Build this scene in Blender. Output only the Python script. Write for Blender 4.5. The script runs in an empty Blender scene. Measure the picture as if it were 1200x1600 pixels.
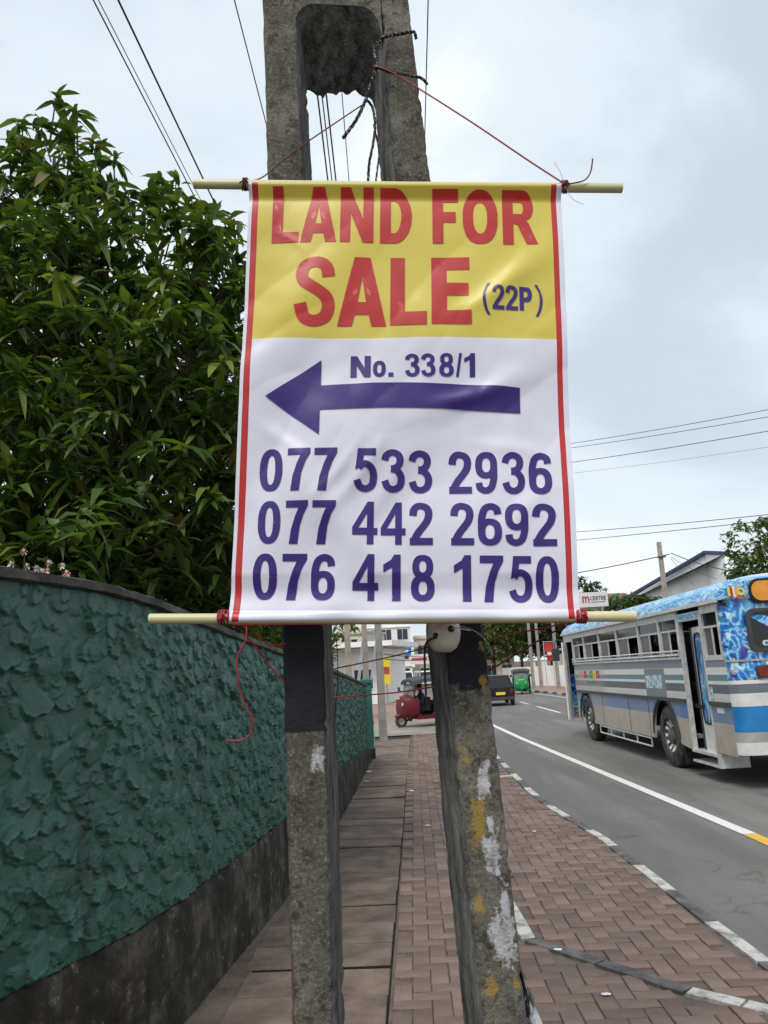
import bpy, bmesh, math, random
import numpy as np
from mathutils import Vector, Matrix, noise
from mathutils.geometry import tessellate_polygon
random.seed(7); rng = np.random.default_rng(11)
scene = bpy.context.scene
COL = scene.collection
rad = math.radians

# ------------------------------------------------------------------ camera
CAM_Z = 1.65
YAW, PITCH, ROLL = rad(-1.5231), rad(11.2654), rad(3.0)
_fw = Vector((math.sin(YAW)*math.cos(PITCH), math.cos(YAW)*math.cos(PITCH), math.sin(PITCH)))
_r0 = Vector((math.cos(YAW), -math.sin(YAW), 0)); _u0 = _r0.cross(_fw)
_rt = _r0*math.cos(ROLL) - _u0*math.sin(ROLL); _up = _r0*math.sin(ROLL) + _u0*math.cos(ROLL)
cd = bpy.data.cameras.new('camera'); cam = bpy.data.objects.new('camera', cd); COL.objects.link(cam)
cam.matrix_world = Matrix(((_rt.x, _up.x, -_fw.x, 0), (_rt.y, _up.y, -_fw.y, 0), (_rt.z, _up.z, -_fw.z, CAM_Z), (0, 0, 0, 1)))
cd.sensor_fit = 'HORIZONTAL'; cd.sensor_width = 36; cd.lens = 36.0
cd.clip_start = 0.05; cd.clip_end = 3000
scene.camera = cam

# ------------------------------------------------------------------ sky and sun (bright overcast)
SUN_EL, SUN_AZ = rad(55), rad(205)          # azimuth measured clockwise from +Y
w = bpy.data.worlds.new('World'); scene.world = w; w.use_nodes = True
nt = w.node_tree; N = nt.nodes; Lk = nt.links; N.clear()
out = N.new('ShaderNodeOutputWorld'); bg = N.new('ShaderNodeBackground'); bg.inputs[1].default_value = 0.1
sky = N.new('ShaderNodeTexSky'); sky.sky_type = 'NISHITA'; sky.sun_disc = False
sky.sun_elevation = SUN_EL; sky.sun_rotation = SUN_AZ; sky.dust_density = 2.0
tc = N.new('ShaderNodeTexCoord')
mp = N.new('ShaderNodeMapping'); mp.inputs['Scale'].default_value = (1.0, 1.0, 1.5); mp.inputs['Location'].default_value = (0.35, 0.2, 0.1)
n1 = N.new('ShaderNodeTexNoise'); n1.inputs['Scale'].default_value = 1.9; n1.inputs['Detail'].default_value = 6; n1.inputs['Roughness'].default_value = 0.5; n1.inputs['Distortion'].default_value = 0.35
Lk.new(tc.outputs['Generated'], mp.inputs[0]); Lk.new(mp.outputs[0], n1.inputs['Vector'])
cr = N.new('ShaderNodeValToRGB'); cr.color_ramp.interpolation = 'EASE'
e = cr.color_ramp.elements
e[0].position = 0.33; e[0].color = (4.9, 5.6, 6.15, 1)
e[1].position = 0.70; e[1].color = (8.8, 9.1, 9.4, 1)
m_ = cr.color_ramp.elements.new(0.5); m_.color = (6.4, 7.1, 7.6, 1)
Lk.new(n1.outputs['Fac'], cr.inputs[0])
mx = N.new('ShaderNodeMix'); mx.data_type = 'RGBA'; mx.inputs['Factor'].default_value = 0.88
Lk.new(sky.outputs[0], mx.inputs[6]); Lk.new(cr.outputs[0], mx.inputs[7])
Lk.new(mx.outputs[2], bg.inputs[0]); Lk.new(bg.outputs[0], out.inputs[0])
sd = bpy.data.lights.new('sun', 'SUN'); sd.energy = 1.5; sd.angle = rad(22); sd.color = (1.0, 0.95, 0.88)
so = bpy.data.objects.new('sun', sd); COL.objects.link(so)
sdir = Vector((math.sin(SUN_AZ)*math.cos(SUN_EL), math.cos(SUN_AZ)*math.cos(SUN_EL), math.sin(SUN_EL)))
so.rotation_euler = sdir.to_track_quat('Z', 'Y').to_euler(); so.location = sdir*40
vs = scene.view_settings
vs.view_transform = 'Standard'; vs.look = 'None'; vs.gamma = 1; vs.exposure = 0.47; vs.use_curve_mapping = False
scene.render.engine = 'CYCLES'

# ------------------------------------------------------------------ helpers
SLOPE = 0.012                                # the street falls gently away
def gz(y): return -SLOPE*min(max(y, -20), 140)
def at(px, py, Y):
    """the point at distance Y along the street on the sight line of a spot in the photograph"""
    d = _rt*((px-600)/1200) + _up*((800-py)/1200) + _fw
    return Vector((0, 0, CAM_Z)) + d*(Y/d.y)
def tag(o, label=None, cat=None, group=None, kind=None):
    if label: o['label'] = label
    if cat: o['category'] = cat
    if group: o['group'] = group
    if kind: o['kind'] = kind
    return o
def empty(name, loc=(0, 0, 0), rz=0.0, label=None, cat=None, group=None):
    o = bpy.data.objects.new(name, None); COL.objects.link(o); o.location = loc; o.rotation_euler = (0, 0, rz)
    o.empty_display_size = 0.1
    return tag(o, label, cat, group)
class MB:
    def __init__(s): s.v = []; s.f = []; s.m = []
    def add(s, vs_, fs, mi=0):
        b = len(s.v); s.v += [tuple(p) for p in vs_]
        for f in fs: s.f.append(tuple(b+i for i in f)); s.m.append(mi)
        return s
    def box(s, x0, x1, y0, y1, z0, z1, mi=0):
        return s.add([(x0,y0,z0),(x1,y0,z0),(x1,y1,z0),(x0,y1,z0),(x0,y0,z1),(x1,y0,z1),(x1,y1,z1),(x0,y1,z1)],
                     [(0,3,2,1),(4,5,6,7),(0,1,5,4),(1,2,6,5),(2,3,7,6),(3,0,4,7)], mi)
    def bar(s, a, b, wx, wz, mi=0, up=(0,0,1)):
        a = Vector(a); b = Vector(b); d = (b-a).normalized(); u = Vector(up)
        if abs(d.dot(u)) > .99: u = Vector((1,0,0))
        r = d.cross(u).normalized(); u = r.cross(d)
        P = []
        for p in (a, b):
            for sx, sz in ((-1,-1),(1,-1),(1,1),(-1,1)): P.append(p + r*(sx*wx/2) + u*(sz*wz/2))
        return s.add(P, [(3,2,1,0),(4,5,6,7),(0,1,5,4),(1,2,6,5),(2,3,7,6),(3,0,4,7)], mi)
    def tube(s, pts, r, n=8, mi=0, cap=True):
        pts = [Vector(p) for p in pts]; rs = r if isinstance(r, (list, tuple)) else [r]*len(pts)
        b = len(s.v); pr = None
        for i, p in enumerate(pts):
            d = (pts[min(i+1, len(pts)-1)] - pts[max(i-1, 0)]).normalized()
            if pr is None: pr = d.cross(Vector((0,0,1)) if abs(d.z) < .9 else Vector((1,0,0))).normalized()
            else:
                pr = pr - d*pr.dot(d); pr.normalize()
            q = d.cross(pr)
            for k in range(n):
                a = 2*math.pi*k/n; s.v.append(tuple(p + (pr*math.cos(a) + q*math.sin(a))*rs[i]))
        for i in range(len(pts)-1):
            for k in range(n):
                s.f.append((b+i*n+k, b+i*n+(k+1)%n, b+(i+1)*n+(k+1)%n, b+(i+1)*n+k)); s.m.append(mi)
        if cap:
            s.f.append(tuple(b+k for k in reversed(range(n)))); s.m.append(mi)
            e = b+(len(pts)-1)*n; s.f.append(tuple(e+k for k in range(n))); s.m.append(mi)
        return s
    def loft(s, rings, mi=0, cap=True, closed=True):
        b = len(s.v); n = len(rings[0])
        for r in rings: s.v += [tuple(p) for p in r]
        for i in range(len(rings)-1):
            for k in range(n if closed else n-1):
                s.f.append((b+i*n+k, b+i*n+(k+1)%n, b+(i+1)*n+(k+1)%n, b+(i+1)*n+k)); s.m.append(mi)
        if cap:
            s.f.append(tuple(b+k for k in reversed(range(n)))); s.m.append(mi)
            e = b+(len(rings)-1)*n; s.f.append(tuple(e+k for k in range(n))); s.m.append(mi)
        return s
    def lathe(s, prof, o, axis='z', n=24, mi=0):
        """prof: (radius, height along axis)"""
        o = Vector(o); R = []
        for r, h in prof:
            ring = []
            for k in range(n):
                a = 2*math.pi*k/n; c, q = r*math.cos(a), r*math.sin(a)
                ring.append(o + (Vector((c, q, h)) if axis == 'z' else Vector((h, c, q)) if axis == 'x' else Vector((q, h, c))))
            R.append(ring)
        return s.loft(R, mi)
    def plate(s, outer, holes, fn, th, mi=0):
        """polygon with holes in (a,b), placed by fn(a,b,depth), th thick"""
        polys = [outer]+list(holes); flat = [p for q in polys for p in q]
        tri = tessellate_polygon([[Vector((p[0], p[1], 0)) for p in q] for q in polys])
        n = len(flat); b = len(s.v)
        s.v += [tuple(fn(a, c, 0)) for a, c in flat] + [tuple(fn(a, c, th)) for a, c in flat]
        for t in tri:
            s.f.append((b+t[0], b+t[1], b+t[2])); s.m.append(mi); s.f.append((b+n+t[2], b+n+t[1], b+n+t[0])); s.m.append(mi)
        k0 = 0
        for q in polys:
            L = len(q)
            for k in range(L):
                i, j = k0+k, k0+(k+1) % L
                s.f.append((b+i, b+j, b+n+j, b+n+i)); s.m.append(mi)
            k0 += L
        return s
    def build(s, name, mats, parent=None, smooth=False, fix=True):
        me = bpy.data.meshes.new(name); me.from_pydata(s.v, [], s.f)
        if not isinstance(mats, (list, tuple)): mats = [mats]
        for m in mats: me.materials.append(m)
        if len(mats) > 1: me.polygons.foreach_set('material_index', s.m)
        if fix:
            bm = bmesh.new(); bm.from_mesh(me); bmesh.ops.recalc_face_normals(bm, faces=bm.faces); bm.to_mesh(me); bm.free()
        if smooth: me.polygons.foreach_set('use_smooth', [True]*len(me.polygons))
        if smooth and smooth is not True: me.set_sharp_from_angle(angle=rad(smooth))
        o = bpy.data.objects.new(name, me); COL.objects.link(o)
        if parent: o.parent = parent
        return o
def copy_tree(o, parent=None):
    c = o.copy(); COL.objects.link(c); c.parent = parent
    for ch in o.children: copy_tree(ch, c)
    return c

# ------------------------------------------------------------------ materials
def M(name, col, rough=.6, var=.18, scale=6, col2=None, bump=0, bscale=40, metal=0, spec=.4, detail=5, stretch=(1,1,1), lo=.35, hi=.65, island=0.0, coat=0, trans=0):
    m = bpy.data.materials.new(name); m.use_nodes = True; t = m.node_tree; B = t.nodes['Principled BSDF']
    B.inputs['Roughness'].default_value = rough; B.inputs['Metallic'].default_value = metal
    B.inputs['Specular IOR Level'].default_value = spec; B.inputs['Coat Weight'].default_value = coat
    if trans: B.inputs['Transmission Weight'].default_value = trans
    c1 = tuple(max(0, c*(1-var)) for c in col)+(1,); c2 = (tuple(c*(1+var) for c in col) if col2 is None else tuple(col2))+(1,)
    tcn = t.nodes.new('ShaderNodeTexCoord'); mpn = t.nodes.new('ShaderNodeMapping'); mpn.inputs['Scale'].default_value = stretch
    t.links.new(tcn.outputs['Object'], mpn.inputs[0])
    nz = t.nodes.new('ShaderNodeTexNoise'); nz.inputs['Scale'].default_value = scale; nz.inputs['Detail'].default_value = detail; nz.inputs['Roughness'].default_value = .62
    t.links.new(mpn.outputs[0], nz.inputs['Vector'])
    rp = t.nodes.new('ShaderNodeValToRGB'); rp.color_ramp.elements[0].position = lo; rp.color_ramp.elements[1].position = hi
    rp.color_ramp.elements[0].color = c1; rp.color_ramp.elements[1].color = c2
    t.links.new(nz.outputs['Fac'], rp.inputs[0]); last = rp.outputs[0]
    if island:
        g = t.nodes.new('ShaderNodeNewGeometry'); oi = t.nodes.new('ShaderNodeObjectInfo')
        ad = t.nodes.new('ShaderNodeMath'); ad.operation = 'ADD'; fr = t.nodes.new('ShaderNodeMath'); fr.operation = 'FRACT'
        t.links.new(g.outputs['Random Per Island'], ad.inputs[0]); t.links.new(oi.outputs['Random'], ad.inputs[1]); t.links.new(ad.outputs[0], fr.inputs[0])
        mr = t.nodes.new('ShaderNodeMapRange'); mr.inputs[3].default_value = 1-island; mr.inputs[4].default_value = 1+island
        t.links.new(fr.outputs[0], mr.inputs[0])
        vm = t.nodes.new('ShaderNodeVectorMath'); vm.operation = 'SCALE'
        t.links.new(last, vm.inputs[0]); t.links.new(mr.outputs[0], vm.inputs['Scale']); last = vm.outputs[0]
    t.links.new(last, B.inputs['Base Color'])
    if bump:
        nb = t.nodes.new('ShaderNodeTexNoise'); nb.inputs['Scale'].default_value = bscale; nb.inputs['Detail'].default_value = 6
        t.links.new(mpn.outputs[0], nb.inputs['Vector'])
        bp = t.nodes.new('ShaderNodeBump'); bp.inputs['Strength'].default_value = bump; bp.inputs['Distance'].default_value = .02
        t.links.new(nb.outputs['Fac'], bp.inputs['Height']); t.links.new(bp.outputs[0], B.inputs['Normal'])
    m['last'] = 0
    return m
class NG:
    """tiny helper for building node maths"""
    def __init__(s, m): s.t = m.node_tree; s.B = s.t.nodes['Principled BSDF']
    def n(s, t, **k):
        x = s.t.nodes.new(t)
        for a, b in k.items(): setattr(x, a, b)
        return x
    def link(s, a, b): s.t.links.new(a, b)
    def math(s, op, a, b=None, c=None, clamp=False):
        x = s.n('ShaderNodeMath', operation=op); x.use_clamp = clamp
        for i, q in enumerate((a, b, c)):
            if q is None: continue
            if isinstance(q, (int, float)): x.inputs[i].default_value = q
            else: s.link(q, x.inputs[i])
        return x.outputs[0]
    def mix(s, f, a, b):
        x = s.n('ShaderNodeMix', data_type='RGBA')
        for i, q in ((0, f), (6, a), (7, b)):
            if isinstance(q, (int, float)): x.inputs[i].default_value = q
            elif isinstance(q, tuple): x.inputs[i].default_value = q+(1,)
            else: s.link(q, x.inputs[i])
        return x.outputs[2]
    def noise(s, vec, scale, detail=5, rough=.6, dist=0):
        x = s.n('ShaderNodeTexNoise'); x.inputs['Scale'].default_value = scale; x.inputs['Detail'].default_value = detail
        x.inputs['Roughness'].default_value = rough; x.inputs['Distortion'].default_value = dist; s.link(vec, x.inputs['Vector']); return x.outputs['Fac']
    def ramp(s, f, stops, interp='LINEAR'):
        x = s.n('ShaderNodeValToRGB'); r = x.color_ramp; r.interpolation = interp
        while len(r.elements) < len(stops): r.elements.new(.5)
        for el, (p, c) in zip(r.elements, stops): el.position = p; el.color = tuple(c)+(1,)
        s.link(f, x.inputs[0]); return x.outputs[0]
    def smooth(s, v, a, b):
        x = s.n('ShaderNodeMapRange', interpolation_type='SMOOTHSTEP'); s.link(v, x.inputs[0]); x.inputs[1].default_value = a; x.inputs[2].default_value = b; return x.outputs[0]
def new_mat(name, rough=.6, spec=.4):
    m = bpy.data.materials.new(name); m.use_nodes = True; g = NG(m)
    g.B.inputs['Roughness'].default_value = rough; g.B.inputs['Specular IOR Level'].default_value = spec
    g.tc = g.n('ShaderNodeTexCoord'); g.obj = g.tc.outputs['Object']
    sp = g.n('ShaderNodeSeparateXYZ'); g.link(g.obj, sp.inputs[0]); g.x, g.y, g.z = sp.outputs
    return m, g
def add_bump(g, h, strength=.5, dist=.01):
    bp = g.n('ShaderNodeBump'); bp.inputs['Strength'].default_value = strength; bp.inputs['Distance'].default_value = dist
    g.link(h, bp.inputs['Height']); g.link(bp.outputs[0], g.B.inputs['Normal'])

m_asphalt, g = new_mat('asphalt', .85, .3)
a_ = g.noise(g.obj, .35, 4); b_ = g.noise(g.obj, 160, 3); mp_ = g.n('ShaderNodeMapping'); mp_.inputs['Scale'].default_value = (1.6, .16, 1); g.link(g.obj, mp_.inputs[0]); c_ = g.noise(mp_.outputs[0], 1.2, 5)
base = g.ramp(a_, [(.3, (.150, .146, .137)), (.7, (.215, .206, .19))])
base = g.mix(g.math('MULTIPLY', g.smooth(c_, .42, .62), .7), base, (.118, .115, .11)); base = g.mix(g.math('MULTIPLY', g.smooth(g.noise(g.obj, 2.4, 7, .7), .58, .66), .45), base, (.10, .098, .094)); base = g.mix(g.math('MULTIPLY', g.smooth(g.noise(g.obj, 5, 6, .75), .69, .73), .6), base, (.05, .048, .046))
base = g.mix(g.math('MULTIPLY', g.smooth(g.noise(g.obj, .9, 3, .5, .5), .56, .68), .5), base, (.19, .175, .145))
base = g.mix(g.math('MULTIPLY', g.smooth(b_, .5, .75), .45), base, (.24, .235, .225)); base = g.mix(g.math('MULTIPLY', g.smooth(b_, .5, .3), .5), base, (.035, .034, .033))
vo = g.n('ShaderNodeTexVoronoi', feature='DISTANCE_TO_EDGE'); vo.inputs['Scale'].default_value = .42; wp = g.n('ShaderNodeVectorMath', operation='ADD'); wn = g.n('ShaderNodeTexNoise'); wn.inputs['Scale'].default_value = 2.5; wn.inputs['Detail'].default_value = 6; g.link(g.obj, wn.inputs['Vector']); ws = g.n('ShaderNodeVectorMath', operation='SCALE'); ws.inputs['Scale'].default_value = .7; g.link(wn.outputs['Color'], ws.inputs[0]); g.link(g.obj, wp.inputs[0]); g.link(ws.outputs[0], wp.inputs[1]); g.link(wp.outputs[0], vo.inputs['Vector'])
crk = g.math('MULTIPLY', g.smooth(vo.outputs['Distance'], .010, .002), g.smooth(g.noise(g.obj, .6, 3), .48, .56)); base = g.mix(g.math('MULTIPLY', crk, .3), base, (.03, .029, .028))
base = g.mix(g.math('MULTIPLY', g.smooth(g.noise(g.obj, 38, 5, .8), .58, .68), .35), base, (.22, .215, .20))
g.link(base, g.B.inputs['Base Color']); add_bump(g, b_, .45, .006)
m_brick = M('paving_brick', (.168, .117, .098), .9, .16, 2.2, bump=.5, bscale=70, island=.22, col2=(.238, .166, .138), detail=8)
m_joint = M('joint_sand', (.135, .105, .09), .95, .25, 9)
m_slab = M('slab_concrete', (.145, .105, .083), .88, .25, 4.0, bump=.5, bscale=45, island=.16, col2=(.225, .165, .132), detail=8)
m_kw = M('kerb_white', (.25, .23, .21), .85, .1, 8, col2=(.58, .56, .53), bump=.6, lo=.34, hi=.54, detail=8)
m_kb = M('kerb_dark', (.075, .075, .074), .85, .3, 8, col2=(.17, .165, .155), bump=.6, detail=8)
m_dirt = M('joint_dirt', (.03, .026, .02), .95, .3, 9)
m_line = M('road_line_white', (.40, .39, .37), .7, .1, 16, col2=(.72, .71, .68), lo=.28, hi=.42, detail=7)
m_yline = M('road_line_yellow', (.75, .43, .06), .6, .12, 14)
m_soil = M('soil', (.09, .075, .05), .95, .3, 2, bump=.5)
m_farpave = M('far_pavement', (.30, .20, .16), .9, .15, 1.5)

# ================================================================== THE SETTING
def bend(y):                                   # the street swings left far away
    return 0 if y < 42 else -.0028*(y-42)**2
def strip(name, f0, f1, ys, dz, mat, thick=0, parent=None):
    b = MB()
    for i, y in enumerate(ys):
        b.v += [(f0(y), y, gz(y)+dz), (f1(y), y, gz(y)+dz)]
        if i: k = 2*i; b.f.append((k-2, k-1, k+1, k)); b.m.append(0)
    return b.build(name, mat, parent, fix=False)
YS = [-6, -3, 0, 2, 4, 6, 8, 10, 13, 16, 20, 25, 30, 36, 42, 48, 54, 60, 67, 74, 82, 90, 98, 106]
def interp(tab): 
    xs = [p[0] for p in tab]; vs_ = [p[1] for p in tab]
    return lambda y: float(np.interp(y, xs, vs_))
KX0 = interp([(-6, 2.15), (4.7, 1.90), (5.7, 1.86), (8, 1.80), (9.6, 1.63), (11.1, 1.56), (14, 1.56), (22, 1.62), (30, 1.75), (42, 1.9)])
KX = lambda y: KX0(y) + bend(y)
RX = lambda y: 9.0 + bend(y)*1.0
tag(strip('ground', lambda y: -400, lambda y: 400, [-300, -20, 0, 20, 40, 60, 100, 140, 300, 900], -.35, m_soil), kind='structure')
tag(strip('road', lambda y: KX(y)-.02, RX, YS, -.08, m_asphalt), kind='structure')
LX = lambda y: float(np.interp(y, [-6, 7.77, 12.5, 23.4, 42], [3.6, 3.26, 3.0, 2.42, 2.3]))+bend(y)
ln = tag(strip('edge_line', lambda y: LX(y)-.07, lambda y: LX(y)+.07, [8.22, 9, 10, 12.5, 14, 16, 20, 25, 30, 36, 42, 48, 54, 60], -.074, m_line), kind='structure')
tag(strip('yellow_line', lambda y: LX(y)-.07, lambda y: LX(y)+.07, [-6, 0, 2, 4, 6, 8.21], -.074, m_yline), kind='structure')
for a, b in ((14, 18), (21.5, 25.5), (30, 35.6), (38, 41), (46, 50), (55, 59)):
    tag(strip('centre_dash', lambda y: 5.42-.06+bend(y), lambda y: 5.42+.06+bend(y), [a, (a+b)/2, b], -.074, m_line), kind='structure')
tag(strip('far_edge_line', lambda y: 8.26-.06+bend(y), lambda y: 8.26+.06+bend(y), [8, 16, 24, 32, 40, 43, 46, 50, 53.6], -.074, m_line), kind='structure')
tag(strip('far_pavement', lambda y: RX(y), lambda y: RX(y)+4.2, YS, .04, m_farpave), kind='structure')
kf = empty('far_kerb'); tag(kf, kind='structure')
for i in range(0, 40):
    y0 = 6+i*1.3
    b = MB(); b.loft([[(RX(y)-.12, y, gz(y)-.1), (RX(y)+.0, y, gz(y)-.1), (RX(y)+.0, y, gz(y)+.05), (RX(y)-.12, y, gz(y)+.05)] for y in (y0, y0+1.28)])
    b.build('kerb_stone', m_kb if i % 2 else m_kw, kf)

# ---- wall line (plan): face of the plinth
WX = interp([(-1, -2.95), (1, -2.27), (2.5, -1.76), (3.05, -1.577), (3.33, -1.481), (3.75, -1.345), (4.0, -1.295), (4.26, -1.262), (5.2, -1.185), (6.48, -1.09), (9.75, -.975), (16, -.94), (17, -.94)])
WTOP = interp([(-1, 2.12), (3, 2.10), (3.5, 2.085), (4.25, 2.005), (5, 1.93), (6.5, 1.815), (9.6, 1.63), (16, 1.27)])
PTOP = interp([(-1, .55), (9.7, .435), (16, .06)])      # top of the plinth (absolute height)
JX = interp([(-6, -.27), (4.1, -.24), (19.6, -.19), (60, -.1)])

# ---- footpath of cover slabs along the wall
pb = strip('footpath', lambda y: (WX(y) if y < 17 else -1.6)-.05, lambda y: JX(y)+.02, [-6, -1, 1, 2.5, 3.3, 3.75, 4.3, 5.2, 6.5, 9.75, 13, 16, 17, 17.01, 19, 22, 25.5], -.026, m_dirt)
tag(pb, kind='structure')
y = 2.6; k = 0
while y < 20.5:
    dy = random.uniform(.36, .42); x0 = -1.03 - .06*(y < 5.5) + random.uniform(-.01, .01) if y < 16.5 else -1.35
    x0 = max(x0, WX(y)+.02) if y < 16.5 else x0
    if y < 4.6: x0 = max(x0, -1.06)
    x1 = JX(y)+.010+random.uniform(-.006, .004); t = random.uniform(-.007, .006); t2 = random.uniform(-.008, .008)
    g0, g1 = y+.020, y+dy-.017
    zt = lambda xx, yy: gz(yy)+t+t2*((xx-x0)/(x1-x0)-.5)+rise*((yy-y)/dy-.5)
    b = MB(); c = .008; rise = random.uniform(-.003, .010)
    ring = lambda ins, dz: [(x0+ins, g0+ins, zt(x0, g0)+dz), (x1-ins, g0+ins, zt(x1, g0)+dz), (x1-ins, g1-ins, zt(x1, g1)+dz), (x0+ins, g1-ins, zt(x0, g1)+dz)]
    b.loft([ring(0, -.035), ring(0, -c), ring(c*.7, 0)])
    for i in range(4): b.m[i] = 1
    b.build('paving_slab', [m_slab, m_dirt], pb); y += dy

tag(strip('gutter_strip', lambda y: WX(y)-.04, lambda y: max(WX(y)+.06, -1.045 if y < 5 else -1.03), [1, 2.5, 3.3, 3.75, 4.3, 4.8, 5.2, 6.5, 8, 9.75, 13, 16], -.0085, m_slab), kind='structure')
# ---- brick pavement (herringbone) from the slabs to the kerb
pv = strip('pavement', lambda y: JX(y)+.02, lambda y: KX(y)-.02, [-6, -1, 1, 2.5, 4, 5, 6, 7, 8, 9, 10, 11, 13, 16, 20, 25, 30, 36, 42, 48], -.013, m_joint)
tag(pv, kind='structure')
W_ = .102; cands = []
OS = [((.62, 5.22), (1.30, 4.36)), ((1.30, 4.36), (1.72, 4.0)), ((.62, 5.22), (.33, 12.2)), ((.85, 12.45), (1.5, 12.75))]   # old flush kerb lines set in the bricks
def seg_d(p, a, b):
    p, a, b = Vector(p), Vector(a), Vector(b); t = max(0, min(1, (p-a).dot(b-a)/(b-a).length_squared)); return (p-a-(b-a)*t).length
for i in range(-4, 24):
    for j in range(22, 250):
        mth = (i-j) % 4
        if mth == 0: cx, cy, hx, hy = (i+1)*W_, (j+.5)*W_, W_, W_/2
        elif mth == 3: cx, cy, hx, hy = (i+.5)*W_, (j+1)*W_, W_/2, W_
        else: continue
        if cx-hx*.35 < JX(cy)+.03 or cx+hx*.5 > KX(cy)-.11: continue
        if cy > 21.8: continue
        if any(seg_d((cx, cy), a, b) < .085+.04*(hx if False else 0) for a, b in OS): continue
        cands.append((cx, cy, hx, hy))
def brick_mesh(hx, hy):
    b = MB(); c = .0035; q = .0024
    R = lambda ins, z: [(-hx+q+ins, -hy+q+ins, z), (hx-q-ins, -hy+q+ins, z), (hx-q-ins, hy-q-ins, z), (-hx+q+ins, hy-q-ins, z)]
    b.loft([R(0, -.02), R(0, -c), R(c, 0)]); return b
seen = []
for c in cands:
    d = Vector((c[0], c[1], gz(c[1])-CAM_Z)); zc = d.dot(_fw); px = 600+1200*d.dot(_rt)/zc; py = 800-1200*d.dot(_up)/zc
    vis = (-20 < px < 1215 and py < 1625)
    lx = 453+ (py-1000)*.0; hid = (455 < px < 525) or (672+(py-1100)*.105 < px < 768+(py-1000)*.10)
    seen.append((0 if (vis and not hid) else 1, c[1], c))
seen.sort(); near = [s[2] for s in seen[:300] if s[0] == 0]; nset = set(near)
bmh = brick_mesh(W_, W_/2).build('paving_brick', m_brick, pv); bmv = brick_mesh(W_/2, W_).build('paving_brick', m_brick, pv)
first = {True: bmh, False: bmv}; used = {True: 0, False: 0}
rest = MB()
for c in cands:
    hz = c[2] > c[3]; lx_, ly_ = random.gauss(0, .0010), random.gauss(0, .0010); zj = random.gauss(0, .0016); rz = random.gauss(0, .008)
    tx, ty = random.gauss(0, .007), random.gauss(0, .007)
    if c in nset:
        o = first[hz] if not used[hz] else first[hz].copy()
        if used[hz]: COL.objects.link(o); o.parent = pv
        used[hz] = 1
        o.location = (c[0]+lx_, c[1]+ly_, gz(c[1])+zj); o.rotation_euler = (-SLOPE+tx, ty, rz)
    else:
        bb = brick_mesh(c[2], c[3]); bb_v = [(c[0]+x+lx_-y_*rz, c[1]+y_+ly_+x*rz, gz(c[1]+y_)+z_+zj-x*ty+y_*tx) for x, y_, z_ in bb.v]
        rest.add(bb_v, bb.f)
o = rest.build('paving_bricks', m_brick, pv, fix=False); o['kind'] = 'stuff'
# ---- kerb stones, painted black and white in turn
kb = empty('kerb'); tag(kb, kind='structure')
y = 3.2; k = 1
while y < 42:
    L = .74+random.uniform(-.03, .03); b = MB(); y1 = y+L-.012; rings = []
    for yy in (y, (y+y1)/2, y1):
        X = KX(yy); z = gz(yy)+random.uniform(-.002, .002)
        rings.append([(X-.105, yy, z-.12), (X-.105, yy, z+.004), (X-.02, yy, z+.004), (X-.002, yy, z-.012), (X+.012, yy, z-.12)])
    b.loft(rings); b.build('kerb_stone', m_kw if k % 2 else m_kb, kb); y += L; k += 1
    if y > 26: y += 0
# ---- old kerb line set flush among the bricks
ok_ = empty('flush_kerb'); tag(ok_, kind='structure')
for (a, b2), mats in zip(OS, ((m_kb, m_kb), (m_kw, m_kw), (m_kw, m_kb, m_kw, m_kb, m_kw, m_kb, m_kw, m_kb), (m_kw,))):
    a, b2 = Vector(a), Vector(b2); n_ = len(mats); d = (b2-a).normalized(); s_ = Vector((-d.y, d.x))
    for i in range(n_):
        p, q = a.lerp(b2, i/n_)+d*.008, a.lerp(b2, (i+1)/n_)-d*.008
        b = MB(); pts = [p-s_*.045, q-s_*.045, q+s_*.045, p+s_*.045]
        b.loft([[(v.x, v.y, gz(v.y)-.03) for v in pts], [(v.x, v.y, gz(v.y)+.004) for v in pts], [(v.x-0, v.y, gz(v.y)+.0065) for v in [pts[0]*.98+pts[2]*.02, pts[1]*.98+pts[3]*.02, pts[2]*.98+pts[0]*.02, pts[3]*.98+pts[1]*.02]]])
        b.build('kerb_stone', mats[i], ok_)
# ---- side lane the red three-wheeler comes out of
m_lane = M('lane_concrete', (.30, .26, .23), .9, .2, 1.5, bump=.3)
b = MB(); b.add([(-14, 21.6, gz(21.6)+.004), (KX(22), 21.9, gz(22)+.004), (KX(27)+.0, 27.6, gz(27)+.004), (-14, 27, gz(27)+.004)], [(0, 1, 2, 3)])
tag(b.build('side_lane', m_lane, fix=False), kind='structure')
tag(strip('far_footpath', lambda y: -2.5+bend(y), lambda y: KX(y)-.02, [27.6, 30, 36, 42, 48, 54, 60, 67, 74], -.006, m_farpave), kind='structure')

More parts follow.
